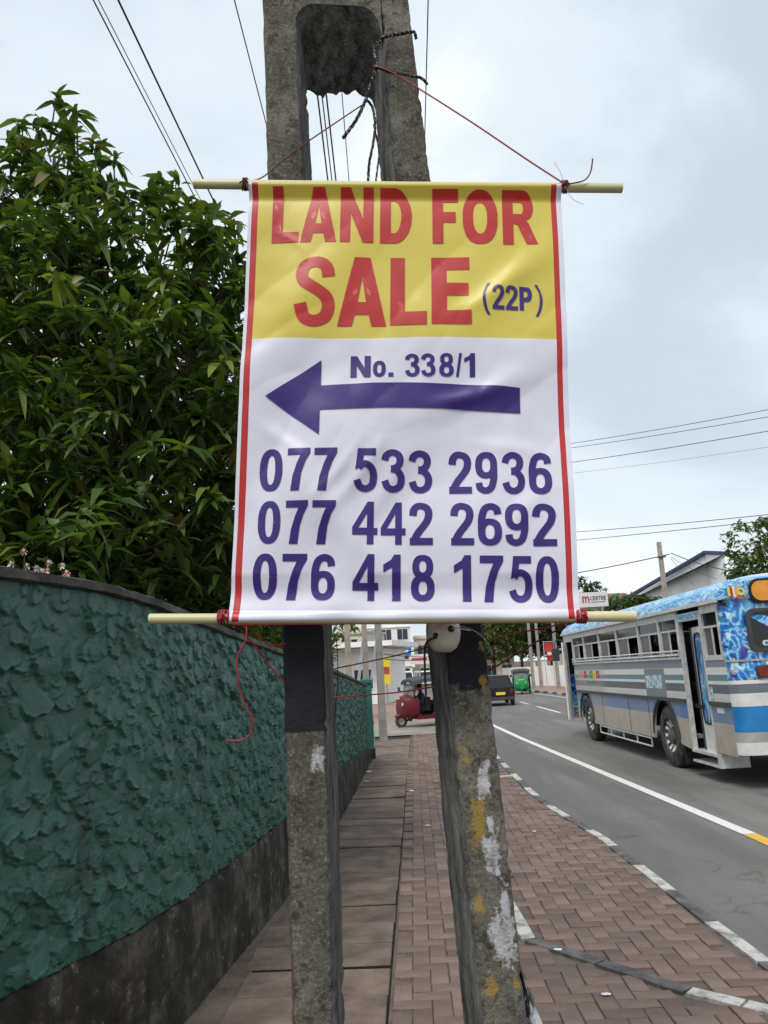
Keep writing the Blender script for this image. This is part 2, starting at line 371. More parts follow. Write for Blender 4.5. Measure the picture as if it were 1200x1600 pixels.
# ================================================================== GREEN ROUGHCAST WALL
wall = empty('boundary_wall', (0, 0, 0), 0, 'dark green rough plastered boundary wall with grey coping and blackened plinth', 'wall')
m_green, g = new_mat('green_roughcast', .46, .5)
n_ = g.noise(g.obj, 2.2, 6); f_ = g.noise(g.obj, 35, 4)
cg = g.ramp(n_, [(.3, (.014, .070, .049)), (.7, (.030, .112, .082))])
cg = g.mix(g.math('MULTIPLY', g.smooth(g.noise(g.obj, 9, 5), .60, .74), .6), cg, (.008, .02, .017))
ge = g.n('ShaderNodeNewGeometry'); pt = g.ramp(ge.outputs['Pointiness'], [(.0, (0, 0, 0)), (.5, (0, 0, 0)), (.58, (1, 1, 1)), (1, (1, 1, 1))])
cg = g.mix(g.math('MULTIPLY', pt, .45), cg, (.075, .135, .118))            # paler crests of the plaster
mp_ = g.n('ShaderNodeMapping'); mp_.inputs['Scale'].default_value = (7, 7, .7); g.link(g.obj, mp_.inputs[0]); st = g.noise(mp_.outputs[0], 1.3, 6, .65)
cg = g.mix(g.math('MULTIPLY', g.smooth(st, .56, .72), .55), cg, (.008, .018, .014)); cg = g.mix(g.math('MULTIPLY', g.smooth(g.noise(g.obj, 1.1, 5), .58, .75), .4), cg, (.035, .085, .07))
cg = g.mix(g.math('MULTIPLY', g.smooth(g.noise(g.obj, 42, 5, .7), .66, .72), .5), cg, (.09, .12, .10))
g.link(cg, g.B.inputs['Base Color']); mp2 = g.n('ShaderNodeMapping'); mp2.inputs['Scale'].default_value = (1, 1, 2.6); g.link(g.obj, mp2.inputs[0]); add_bump(g, g.math('ADD', f_, g.noise(mp2.outputs[0], 26, 7, .7)), .3, .005)
m_gsm = M('green_paint', (.03, .13, .105), .6, .2, 4, bump=.2)
m_plinth, g = new_mat('blackened_plinth', .9, .25)
n_ = g.noise(g.obj, 4, 7, .7); cg = g.ramp(n_, [(.32, (.010, .009, .007)), (.5, (.038, .032, .026)), (.68, (.12, .105, .085))])
mp_ = g.n('ShaderNodeMapping'); mp_.inputs['Scale'].default_value = (9, 9, 1.2); g.link(g.obj, mp_.inputs[0]); st = g.noise(mp_.outputs[0], 1.5, 5)
cg = g.mix(g.math('MULTIPLY', g.smooth(st, .52, .68), .7), cg, (.022, .02, .016))
cg = g.mix(g.math('MULTIPLY', g.smooth(g.noise(g.obj, 16, 6, .75), .60, .66), .75), cg, (.22, .205, .17))
cg = g.mix(g.math('MULTIPLY', g.smooth(g.noise(g.obj, 3, 4), .55, .72), .4), cg, (.045, .05, .02))
g.link(cg, g.B.inputs['Base Color']); add_bump(g, g.noise(g.obj, 30, 7, .7), .8, .012)
m_coping = M('coping_concrete', (.07, .068, .06), .9, .4, 5, bump=.5, col2=(.12, .115, .10))

# arc length along the wall
ys_ = np.arange(-1, 16.0001, .002); xs_ = np.interp(ys_, [-1, 1, 2.5, 3.05, 3.33, 3.75, 4.0, 4.26, 5.2, 6.48, 9.75, 16], [WX(t) for t in (-1, 1, 2.5, 3.05, 3.33, 3.75, 4.0, 4.26, 5.2, 6.48, 9.75, 16)])
ker = np.ones(250)/250; xp_ = np.concatenate([np.full(125, xs_[0])+np.linspace(-.25*.34, 0, 125), xs_, np.full(125, xs_[-1])]); xs_ = np.convolve(xp_, ker, 'same')[125:-125]
sl_ = np.concatenate([[0], np.cumsum(np.hypot(np.diff(xs_), np.diff(ys_)))])
def wall_pt(s): return np.interp(s, sl_, xs_), np.interp(s, sl_, ys_)
def s_of(y): return float(np.interp(y, ys_, sl_))
def roughcast(s0, s1, ds, height, seed, dens, lmin, lmax):
    """thrown and dragged plaster: overlapping dabs, each rising to a torn lip"""
    r = np.random.default_rng(seed); ns, nv = int((s1-s0)/ds)+1, int(height/ds)+1
    H = np.zeros((ns, nv), np.float32); nd = int((s1-s0)*height*dens)
    for _ in range(nd):
        cs, cv = r.uniform(0, s1-s0), r.uniform(0, height); L = r.uniform(lmin, lmax) if r.uniform() < .78 else r.uniform(lmin*.45, lmin*1.2); Wd = L*r.uniform(.45, .8)
        a = r.normal(-math.pi/2-.35, .95); ca, sa = math.cos(a), math.sin(a); amp = r.uniform(.009, .024)*(L/.13); base_h = r.uniform(-.002, .004)
        R = L*.75; i0, i1 = max(0, int((cs-R)/ds)), min(ns, int((cs+R)/ds)+2); j0, j1 = max(0, int((cv-R)/ds)), min(nv, int((cv+R)/ds)+2)
        if i1 <= i0 or j1 <= j0: continue
        S, V = np.meshgrid(np.arange(i0, i1)*ds-cs, np.arange(j0, j1)*ds-cv, indexing='ij')
        p = (S*ca+V*sa)/(L/2); q = (-S*sa+V*ca)/(Wd/2)
        ph = r.uniform(0, 6); wob = .12*np.sin(q*2.6+ph)+.055*np.sin(q*6+ph*2)+.025*np.sin(q*13+ph*3)
        p = p + wob
        rr = np.abs(p)**2.2+np.abs(q)**2.6
        h = base_h + amp*(.15+.85*np.clip((p+1)/2, 0, 1)**1.3+.35*np.clip((rr-.62)/.36, 0, 1)**2*(p > -.2))*(1-.25*np.clip(q*q, 0, 1))
        mask = rr < 1.0
        fade = np.clip((1.0-rr)/.5, 0, 1); wgt = np.clip((p+.15)/.45, 0, 1)
        h = np.where(mask, h*(wgt+(1-wgt)*fade), -1)
        sub = H[i0:i1, j0:j1]; lift = .22*sub
        H[i0:i1, j0:j1] = np.where(mask & (h+lift > sub), h+lift, sub)
    H += r.normal(0, .00035, H.shape).astype(np.float32)
    return H
def wall_patch(y0, y1, ds, seed, dens, lmin, lmax):
    s0, s1 = s_of(y0), s_of(y1); H = roughcast(s0, s1, ds, 1.62, seed, dens, lmin, lmax); ns, nv = H.shape
    s = s0+np.arange(ns)*ds; X, Y = wall_pt(s); dx = np.gradient(X, ds); dy = np.gradient(Y, ds)
    top = np.array([WTOP(t) for t in Y])-.03; bot = np.array([PTOP(t) for t in Y])+.004
    v = np.linspace(0, 1, nv); Z = bot[:, None]+(top-bot)[:, None]*v[None]
    off = H-.028
    off[:, 0] = -.03; off[:, -1] = -.03
    nx, ny = dy, -dx
    co = np.stack([X[:, None]+nx[:, None]*off, Y[:, None]+ny[:, None]*off, Z], -1).reshape(-1, 3)
    idx = np.arange(ns*nv).reshape(ns, nv); q = np.stack([idx[:-1, :-1], idx[1:, :-1], idx[1:, 1:], idx[:-1, 1:]], -1).reshape(-1, 4)
    return co, q
P_ = [wall_patch(.4, 2.55, .02, 1, 90, .08, .2), wall_patch(2.55, 7.0, .0062, 2, 310, .065, .18), wall_patch(7.0, 15.7, .014, 3, 220, .08, .17)]
cos, qs, b0 = [], [], 0
for co, q in P_: cos.append(co); qs.append(q+b0); b0 += len(co)
co = np.concatenate(cos); q = np.concatenate(qs)
me = bpy.data.meshes.new('roughcast'); me.vertices.add(len(co)); me.vertices.foreach_set('co', co.ravel()); me.loops.add(len(q)*4); me.loops.foreach_set('vertex_index', q.ravel().astype(np.int32))
me.polygons.add(len(q)); me.polygons.foreach_set('loop_start', np.arange(len(q), dtype=np.int32)*4); me.polygons.foreach_set('loop_total', np.full(len(q), 4, np.int32)); me.update(calc_edges=True)
me.polygons.foreach_set('use_smooth', [True]*len(q)); me.materials.append(m_green)
o = bpy.data.objects.new('roughcast', me); COL.objects.link(o); o.parent = wall
def wall_sweep(name, mat, y0, y1, step, prof, parent, jit=.004):
    """prof(y) -> list of (offset towards the path, z)"""
    b = MB(); rings = []; s = s_of(y0)
    while s <= s_of(y1)+1e-6:
        X, Y = wall_pt(s); X2, Y2 = wall_pt(s+.02); d = Vector((X2-X, Y2-Y)).normalized(); nn = Vector((d.y, -d.x))
        if d.length == 0: nn = Vector((1, 0))
        rings.append([(X+nn.x*(p+random.gauss(0, jit)), Y+nn.y*(p), z+random.gauss(0, jit)) for p, z in prof(float(Y))]); s += step
    b.loft(rings); return b.build(name, mat, parent, smooth=40)
wall_sweep('plinth', m_plinth, .4, 15.95, .045, lambda y: [(.02, gz(y)-.06), (.012, gz(y)+.1), (.008, PTOP(y)*.35+gz(y)*.65), (.006, PTOP(y)*.7+gz(y)*.3), (.0, PTOP(y)-.03), (-.02, PTOP(y)+.002), (-.2, PTOP(y)+.0021), (-.2, gz(y)-.06)], wall, .0045)
wall_sweep('wall_core', m_coping, .4, 15.7, .3, lambda y: [(-.045, PTOP(y)-.02), (-.045, WTOP(y)-.035), (-.19, WTOP(y)-.035), (-.19, PTOP(y)-.02)], wall, 0)
wall_sweep('coping', m_coping, .4, 15.75, .07, lambda y: [(.0, WTOP(y)-.032), (.012, WTOP(y)-.028), (.012, WTOP(y)+.006), (-.01, WTOP(y)+.014), (-.2, WTOP(y)+.01), (-.215, WTOP(y)-.032)], wall, .002)
# gate pillar that ends the wall
gp = empty('gate_pillar', (-.98, 16.05, gz(16)), 0, 'smooth bright green gate pillar where the rough wall ends', 'pillar')
b = MB(); b.box(-.10, .10, 0, .24, -.1, 1.5); b.build('shaft', m_gsm, gp); b = MB(); b.loft([[(-.13, -.03, 1.502), (.13, -.03, 1.502), (.13, .27, 1.502), (-.13, .27, 1.502)], [(-.13, -.03, 1.56), (.13, -.03, 1.56), (.13, .27, 1.56), (-.13, .27, 1.56)], [(-.03, .08, 1.6), (.03, .08, 1.6), (.03, .16, 1.6), (-.03, .16, 1.6)]]); b.build('cap', m_gsm, gp)
b = MB(); b.box(-.12, .12, -.02, .26, -.1, .2); b.build('base', m_plinth, gp)

# ================================================================== TREES
m_bark = M('bark', (.10, .08, .06), .9, .3, 6, bump=.8, bscale=25, stretch=(1, 1, .25))
def leaf_mat(name, dark, light, rough=.42):
    m = bpy.data.materials.new(name); m.use_nodes = True; g = NG(m); t = m.node_tree
    ge = g.n('ShaderNodeNewGeometry'); c = g.ramp(ge.outputs['Random Per Island'], [(0, dark), (.55, tuple((a+b)/2 for a, b in zip(dark, light))), (.965, light), (.98, (.20, .17, .05)), (1, (.13, .08, .03))])
    g.link(c, g.B.inputs['Base Color']); g.B.inputs['Roughness'].default_value = rough; g.B.inputs['Specular IOR Level'].default_value = .45
    tr = g.n('ShaderNodeBsdfTranslucent'); vm = g.n('ShaderNodeVectorMath', operation='MULTIPLY'); g.link(c, vm.inputs[0]); vm.inputs[1].default_value = (1.3, 1.5, .5); g.link(vm.outputs[0], tr.inputs[0])
    ms = g.n('ShaderNodeMixShader'); ms.inputs[0].default_value = .30; g.link(g.B.outputs[0], ms.inputs[1]); g.link(tr.outputs[0], ms.inputs[2])
    g.link(ms.outputs[0], t.nodes['Material Output'].inputs[0]); return m
m_leaf = leaf_mat('mango_leaf', (.026, .058, .015), (.145, .215, .052), .42)
m_young = leaf_mat('young_leaf', (.11, .16, .025), (.22, .26, .05))
m_leaf2 = leaf_mat('broad_leaf', (.022, .048, .014), (.075, .12, .03), .6)
m_leaf3 = leaf_mat('light_leaf', (.05, .085, .02), (.13, .17, .045), .6)
def leaves_mesh(name, P0, D, L, Wd, droop, mats, mi=None, seg=3):
    """curved, folded leaf blades: base points P0, directions D (n,3)"""
    n = len(P0); D = D/np.linalg.norm(D, axis=1, keepdims=True)
    up = np.tile(np.array([0, 0, 1.]), (n, 1))+rng.normal(0, .25, (n, 3)); side = np.cross(D, up); side /= np.linalg.norm(side, axis=1, keepdims=True)+1e-9
    nor = np.cross(side, D)
    prof = {3: [(.0, .06), (.33, .92), (.70, .72), (1.0, .03)], 4: [(0, .06), (.25, .85), (.5, 1), (.78, .62), (1, .02)], 2: [(0, .1), (.45, 1), (1, .05)]}[seg]
    V = []
    for t, ww in prof:
        c = P0+D*(L*t)[:, None]+np.array([0, 0, -1.])*(L*droop*t*t)[:, None]
        hw = side*(Wd*ww*.5)[:, None]; fold = nor*(Wd*ww*.16)[:, None]
        V += [c+hw+fold, c, c-hw+fold]
    V = np.stack(V, 1).reshape(-1, 3); k = len(prof)*3
    f = []
    for r_ in range(len(prof)-1):
        a = r_*3; f += [(a, a+1, a+4, a+3), (a+1, a+2, a+5, a+4)]
    F = (np.array(f)[None]+np.arange(n)[:, None, None]*k).reshape(-1, 4)
    me = bpy.data.meshes.new(name); me.vertices.add(len(V)); me.vertices.foreach_set('co', V.ravel()); me.loops.add(F.size); me.loops.foreach_set('vertex_index', F.ravel().astype(np.int32))
    me.polygons.add(len(F)); me.polygons.foreach_set('loop_start', np.arange(len(F), dtype=np.int32)*4); me.polygons.foreach_set('loop_total', np.full(len(F), 4, np.int32)); me.update(calc_edges=True)
    for m in mats: me.materials.append(m)
    if mi is not None: me.polygons.foreach_set('material_index', np.repeat(mi, len(f)).astype(np.int32))
    me.polygons.foreach_set('use_smooth', [True]*len(F))
    o = bpy.data.objects.new(name, me); COL.objects.link(o); return o
def rosettes(C, per, r_len, outward=None, tilt=.35):
    """whorls of leaves round twig tips C (n,3)"""
    n = len(C); P0 = np.repeat(C, per, 0); az = rng.uniform(0, 2*np.pi, n*per); el = rng.normal(tilt, .45, n*per)
    D = np.stack([np.cos(az)*np.cos(el), np.sin(az)*np.cos(el), np.sin(el)], 1)
    P0 = P0+rng.normal(0, .02, P0.shape)-np.array([0, 0, 1.])*rng.uniform(0, .10, (n*per, 1))
    L = r_len*np.clip(rng.normal(.88, .24, n*per), .35, 1.4); return P0, D, L
mango = empty('mango_tree', (-3.3, 6.6, gz(6.6)-.2), 0, 'leafy dark green mango tree leaning over the rough green wall', 'tree')
org = np.array(mango.location)
lob = [(85, 245, 6.0, .40), (40, 300, 6.1, .45), (125, 320, 6.0, .5), (90, 340, 6.0, .6), (60, 470, 5.9, .95), (190, 440, 5.9, .75), (255, 390, 5.9, .55), (300, 430, 5.9, .55), (350, 440, 5.8, .38), (130, 560, 5.6, .95), (300, 560, 5.7, .75), (365, 560, 6.0, .5), (20, 650, 5.4, .9), (200, 690, 5.5, .85), (340, 690, 5.8, .65), (90, 800, 5.5, .75), (270, 810, 5.6, .65), (380, 820, 6.2, .6), (-120, 480, 6.0, 1.1), (-140, 700, 5.8, 1.1), (-90, 420, 6.3, .8), (180, 500, 6.8, 1.1), (330, 640, 7.2, .9), (60, 620, 6.9, 1.2), (-30, 830, 5.9, .6), (410, 700, 6.9, .6), (200, 860, 6.0, .5), (330, 880, 6.3, .5), (60, 760, 7.4, 1.0), (200, 760, 7.4, 1.0), (330, 780, 7.2, .9), (100, 640, 7.6, 1.1), (280, 580, 7.6, .9), (20, 500, 7.6, 1.1), (130, 850, 7.0, .8), (250, 870, 7.0, .8)]
tips, lobes = [], []
for px, py, Y, r in lob:
    c = np.array(at(px, py, Y)); lobes.append((c, r)); n = int((68 if py > 480 else 46)*r*r)+6
    u = rng.normal(size=(n, 3)); u /= np.linalg.norm(u, axis=1, keepdims=True); rr = r*rng.uniform(.45, 1.02, (n, 1))**.6
    tips.append(c+u*rr*np.array([1, 1, .92]))
shoots = [(88, 150), (60, 185), (35, 190), (120, 170), (150, 225), (178, 245), (15, 215), (255, 280), (275, 285), (240, 300), (300, 310), (330, 330), (365, 345), (372, 365), (95, 215), (200, 300), (110, 240), (50, 250), (140, 285), (5, 270)]
sh = np.array([at(x, y_, 6.0+random.uniform(-.2, .2)) for x, y_ in shoots]); tips.append(sh)
tips = np.concatenate(tips); keep = tips[:, 2] > [2.15 if t[0] > -1.6 else 1.9 for t in tips]; tips = tips[keep]
wallx = np.array([WX(min(t, 15)) for t in tips[:, 1]]); tips = tips[tips[:, 0] < np.maximum(wallx+.75, -.9)]
P0, D, L = rosettes(tips, 14, .205, tilt=.3); mi = (np.repeat(rng.uniform(size=len(tips)) < .06, 14)).astype(int)
o = leaves_mesh('crown', P0-org, D, L, L*rng.uniform(.24, .33, len(L)), rng.uniform(.15, .85, len(L)), [m_leaf, m_young], mi, 4); o.parent = mango
b = MB(); tr = [(0, 0, -.1), (.05, .02, .8), (.0, -.05, 1.7), (.12, -.1, 2.4)]; b.tube(tr, [.19, .16, .14, .12], 12); b.build('trunk', m_bark, mango, smooth=True)
b = MB()
for c, r in lobes:
    e = c-org; s_ = Vector((.1, -.08, random.uniform(1.7, 2.4))); midp = Vector((e[0]*.45, e[1]*.45, s_.z+(e[2]-s_.z)*.35))
    b.tube([s_, midp, Vector(e)], [.055, .038, .014], 6)
b.build('limbs', m_bark, mango, smooth=True)
b = MB()
for t in tips[rng.uniform(size=len(tips)) < .6]:
    k = min(range(len(lobes)), key=lambda i: np.linalg.norm(lobes[i][0]-t)); c, r = lobes[k]; v = (c-t); v /= np.linalg.norm(v)+1e-6
    b.tube([Vector(t-org)+Vector((0, 0, .02)), Vector(t+v*.28-org-np.array([0, 0, .12]))], [.004, .008], 5)
for t in sh: b.tube([Vector(t-org)+Vector((0, 0, .02)), Vector(t-org)+Vector((random.uniform(-.05, .05), 0, -.5))], [.005, .011], 5)
tag(b.build('twigs', m_bark, mango), kind='stuff')
# flowering plants along the garden side of the wall
m_pink = M('pink_petal', (.88, .52, .52), .6, .1, 5); m_white = M('white_petal', (.75, .7, .68), .6, .1, 5)
def flower(px, py, Y, mat, label, r=.02):
    p = at(px, py, Y); f = empty('flowering_plant', (p.x, p.y, 1.55), 0, label, 'plant', 'small flowers showing above the wall coping')
    h = p.z-1.55; b = MB(); b.tube([(0, 0, 0), (.01, .01, h*.5), (0, 0, h)], .003, 5); b.build('stem', m_leaf3, f)
    n = 7; az = np.linspace(0, 2*np.pi, n, endpoint=False); P = np.tile([0, 0, h], (n, 1)).astype(float); D = np.stack([np.cos(az), np.full(n, -.35), np.sin(az)], 1)
    o = leaves_mesh('blossom', P, D, np.full(n, r*1.3), np.full(n, r), np.full(n, .1), [mat], None, 2); o.parent = f
    n = 14; az = rng.uniform(0, 6.28, n); P = np.stack([np.zeros(n), np.zeros(n), rng.uniform(.2*h, .95*h, n)], 1); D = np.stack([np.cos(az), np.sin(az), rng.uniform(-.2, .6, n)], 1)
    o = leaves_mesh('foliage', P, D, np.full(n, .07), np.full(n, .012), np.full(n, .3), [m_leaf3], None, 2); o.parent = f
for px, py in ((38, 862), (73, 892), (105, 896)): flower(px, py, 4.3, m_pink, 'thin stemmed plant with a pink blossom above the coping', .02)
for px, py in ((18, 882), (43, 885), (57, 888), (66, 893), (97, 884), (77, 880)): flower(px, py, 4.35, m_white, 'thin stemmed plant with a tiny white blossom above the coping', .02)
# under-storey hedge behind the wall
hd = empty('garden_hedge', (-1.9, 7.2, gz(7)), 0, 'dark shaded hedge behind the wall beneath the mango tree', 'hedge'); n = 2000
P = np.stack([rng.uniform(-1.9, .75, n), rng.uniform(-2.8, 2.8, n), rng.uniform(.5, 3.0, n)], 1)
wl = np.array([WX(7.2+t)-.35+1.9 for t in P[:, 1]]); P[:, 0] = np.minimum(P[:, 0], wl-rng.uniform(0, .5, n))
P0, D, L = rosettes(P, 8, .21); o = leaves_mesh('foliage', P0, D, L, L*.34, rng.uniform(.1, .7, len(L)), [m_leaf], None, 2); o.parent = hd
b = MB()
for k in range(14): x, y_ = -.3-random.uniform(0, 1.2), random.uniform(-2.6, 2.6); b.tube([(x, y_, -.1), (x+random.uniform(-.2, .2), y_, .9), (x+random.uniform(-.2, .2), y_, 1.9)], [.03, .02, .008], 6)
tag(b.build('stems', m_bark, hd), kind='stuff')
def far_tree(name, base, top, rx, label, mat, n=420, leaf=.3, per=6, group=None, seed=0, lobes_n=9, trunk_r=.18, crown_from=.35):
    t = empty(name, base, 0, label, 'tree', group); h = top-base[2]; r_ = random.Random(seed); C = []
    lb = [Vector((r_.uniform(-.62, .62)*rx, r_.uniform(-.62, .62)*rx, h*r_.uniform(crown_from+.08, .86))) for _ in range(lobes_n)]+[Vector((0, 0, h*.86))]
    for c in lb:
        m = n//len(lb); u = rng.normal(size=(m, 3)); u /= np.linalg.norm(u, axis=1, keepdims=True); r1 = min(rx*.55, h*.22)*r_.uniform(.7, 1.1)
        C.append(np.array(c)+u*r1*rng.uniform(.4, 1, (m, 1))**.5)
    C = np.concatenate(C); C[:, 2] = np.minimum(C[:, 2], h); P0, D, L = rosettes(C, per, leaf, tilt=.1)
    o = leaves_mesh('crown', P0, D, L, L*.5, rng.uniform(.1, .6, len(L)), [mat], None, 2); o.parent = t
    b = MB(); b.tube([(0, 0, -.3), (.05*h*.2, 0, h*crown_from), (0, 0, h*.7)], [trunk_r, trunk_r*.7, trunk_r*.25], 9)
    for c in lb: b.tube([(.02*h, 0, h*crown_from*.9), c*.6+Vector((0, 0, h*crown_from*.3)), c], [trunk_r*.45, trunk_r*.3, .03], 6)
    b.build('trunk', m_bark, t, smooth=True); return t

# ================================================================== CONCRETE POLE
PO, PTH = Vector((-.35, 2.08, 0)), rad(8)
pole = empty('utility_pole', PO, PTH, 'weathered concrete twin-legged utility pole holding up the land sale banner', 'pole')
def on_pole(a, z, d=0): return PO + Vector((math.cos(PTH), math.sin(PTH), 0))*a + Vector((-math.sin(PTH), math.cos(PTH), 0))*d + Vector((0, 0, z))
m_pole, g = new_mat('old_concrete', .92, .25)
big = g.noise(g.obj, 5, 6, .65); fine = g.noise(g.obj, 105, 5, .7); mid = g.noise(g.obj, 19, 6, .7)
c = g.ramp(big, [(.28, (.062, .056, .046)), (.5, (.125, .114, .092)), (.68, (.235, .218, .185))])
c = g.mix(g.math('MULTIPLY', g.smooth(mid, .5, .62), .8), c, (.045, .04, .03)); c = g.mix(g.math('MULTIPLY', g.smooth(g.noise(g.obj, 34, 5, .7), .55, .68), .6), c, (.30, .275, .225))
c = g.mix(g.math('MULTIPLY', g.smooth(fine, .53, .66), .5), c, (.33, .305, .255))
c = g.mix(g.math('MULTIPLY', g.smooth(fine, .47, .36), .6), c, (.03, .027, .02))
c = g.mix(g.math('MULTIPLY', g.smooth(g.noise(g.obj, 11, 5, .7), .60, .70), .5), c, (.17, .125, .035))
def patch(cx, cz, rx, rz, edge=.45, sc=16, fr=.9):
    dx = g.math('DIVIDE', g.math('SUBTRACT', g.x, cx), rx); dz = g.math('DIVIDE', g.math('SUBTRACT', g.z, cz), rz)
    d = g.math('MAXIMUM', g.math('ABSOLUTE', dx), g.math('ABSOLUTE', dz))
    n = g.math('MULTIPLY', g.math('SUBTRACT', g.noise(g.obj, sc, 7, .75), .5), 3.2*fr)
    m = g.math('ADD', g.math('SUBTRACT', 1.0, d), n)
    front = g.smooth(g.y, .03, .005)
    return g.math('MULTIPLY', g.smooth(m, edge-.12, edge+.12), front)
# black painted band (ragged foot on the right leg) and its wear
zb = g.math('ADD', g.math('MULTIPLY', g.smooth(g.x, .3, .4), .085), 1.487)
zn = g.math('ADD', g.z, g.math('MULTIPLY', g.math('MULTIPLY', g.math('SUBTRACT', g.noise(g.obj, 14, 6, .7), .5), .22), g.math('ADD', .06, g.smooth(g.x, .3, .4))))
blk = g.math('MULTIPLY', g.smooth(g.math('SUBTRACT', zn, zb), -.003, .004), g.smooth(g.z, 2.6, 2.59))
blk = g.math('MULTIPLY', blk, g.math('SUBTRACT', 1, g.smooth(g.noise(g.obj, 55, 5, .7), .70, .76)))
c = g.mix(blk, c, (.022, .022, .026))
for q in ((.500, 1.235, .03, .10, .5), (.475, 1.40, .03, .09, .75), (.49, 1.03, .02, .05, .6), (.505, .84, .03, .05, .6), (.570, .85, .02, .06, .7), (.548, 1.585, .016, .05, .55), (.545, 1.70, .02, .06, .8)):
    c = g.mix(g.math('MULTIPLY', patch(*q, 26, 1.1), .8), c, (.36, .23, .055))
for q in ((.526, 1.335, .027, .078, .42), (.532, 1.15, .032, .082, .42), (.560, 1.03, .020, .075, .5), (.548, .945, .050, .082, .40), (.085, 1.42, .034, .08, .62), (.535, 1.22, .016, .04, .5)):
    tone = g.ramp(mid, [(.38, (.22, .22, .22)), (.5, (.48, .48, .49)), (.64, (.62, .62, .64))])
    c = g.mix(patch(*q, 20, .8), c, tone)
g.link(c, g.B.inputs['Base Color'])
add_bump(g, g.math('ADD', g.math('MULTIPLY', fine, .6), mid), .9, .008)
m_inner = M('shaded_inner_concrete', (.04, .04, .038), .9, .55, 7, col2=(.23, .225, .21), stretch=(5, 5, .9), bump=.7, bscale=30, lo=.3, hi=.72)  # darker pole concrete, shade of the inner faces put into the colour
def leg(xo, xi, name):
    zs = list(np.arange(-.3, .5, .15))+list(np.arange(.5, 3.95, .014))+list(np.arange(3.95, 7.6, .15)); rings = []
    for z in zs:
        o_, i_ = xo(z), xi(z); s = 1 if i_ > o_ else -1; dr = .03*s; c_ = .007*s
        sec = [(o_, .02), (o_+c_, .004)]+[(o_+c_+(i_-o_-2*c_)*t, 0) for t in (.2, .4, .6, .8)]+[(i_-c_, .0), (i_, .006), (i_+dr*.55, .065), (i_+dr, .12), (i_+dr*.75, .15), (i_+dr*.3, .2), (i_, .24), (o_+(i_-o_)*.5, .245), (o_, .24), (o_-.0, .13)]
        ring = []
        for k, (x, y) in enumerate(sec):
            p = Vector((x*9, y*9, z*9)); a = noise.fractal(p*1.6, .8, 2.2, 4)*.0022
            edge = k in (0, 1, 6, 7, 9)
            chip = (max(0, noise.noise(Vector((x*30, 3.1+y*20, z*34)))-.30)*.022+abs(noise.noise(Vector((5+x*30, y*20, z*110))))*.0022) if edge else 0
            dx = a - chip*(1 if (k in (6, 7, 9)) == (s > 0) else -1)
            ring.append((x+dx, y+a*.6+chip*.5*(k < 8), z))
        rings.append(ring)
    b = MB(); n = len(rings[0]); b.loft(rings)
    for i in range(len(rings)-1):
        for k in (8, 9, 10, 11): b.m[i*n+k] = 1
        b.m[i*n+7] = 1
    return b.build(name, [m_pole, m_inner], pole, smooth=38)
LO = interp([(0, .003), (1.7, .004), (3.1, -.006), (7.5, -.02)]); LI = interp([(0, .108), (.85, .109), (1.55, .115), (3.1, .104), (3.65, .097), (7.5, .07)])
RO = interp([(0, .63), (.8, .594), (1.24, .579), (1.7, .562), (3.12, .501), (3.78, .469), (7.5, .30)]); RI = interp([(0, .51), (.81, .477), (1.25, .459), (1.54, .452), (3.12, .387), (3.65, .380), (7.5, .21)])
leg(LO, LI, 'leg'); leg(RO, RI, 'leg')
def cross(zf, zt):
    rings = []; n = 26
    for k in range(n+1):
        t = k/n; zz = (zf+zt)/2; x = LI(zz)-.01+(RI(zz)-LI(zz)+.02)*t
        e = min(t, 1-t); q_ = max(0, 1-e/.24); arch = -.12*(1-math.sqrt(1-q_*q_*.999))
        rag = noise.fractal(Vector((t*9, zf, 1)), .9, 2.1, 4)*.03-.10*max(0, 1-e/.13)
        zb_ = zf+arch; tip = zf-.19+rag
        rings.append([(x, .005, zb_), (x, .10, zb_*.6+tip*.4+noise.noise(Vector((t*20, 1, 2)))*.008), (x, .17, tip), (x, .19, tip+.01), (x, .235, zb_), (x, .235, zt), (x, .15, zt+.1), (x, .005, zt)])
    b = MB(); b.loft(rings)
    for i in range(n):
        for k in (0, 1, 2, 3): b.m[i*8+k] = 1  # soffit takes the darker concrete, its shade painted in
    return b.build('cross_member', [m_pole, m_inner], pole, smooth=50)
cross(3.755, 4.3); cross(5.6, 5.95); cross(2.35, 2.5); cross(7.2, 7.4)
b = MB(); b.box(LI(.2)-.01, RI(.2)+.01, .02, .22, -.3, .25); b.build('cross_member', m_pole, pole)
# broken painted haunch at the foot of the right leg
m_bw = M('black_white_paint', (.02, .02, .022), .7, .2, 7, col2=(.62, .62, .64), bump=.8, bscale=30, lo=.5, hi=.55, stretch=(1, 1, .6))
b = MB(); rings = []
for z in np.arange(-.2, .86, .05):
    o_ = RO(z)+.002; wd = .004+(.86-z)*.36*(.88+.12*noise.noise(Vector((z*9, 0, 0)))); j = lambda: random.gauss(0, .004)
    rings.append([(o_, .05+j(), z), (o_+wd*.6, .045+j(), z), (o_+wd, .07+j(), z), (o_+wd, .17+j(), z), (o_, .19, z)])
b.loft(rings); tag(b.build('haunch', m_bw, pole, smooth=30), 'black and white painted haunch at the foot')

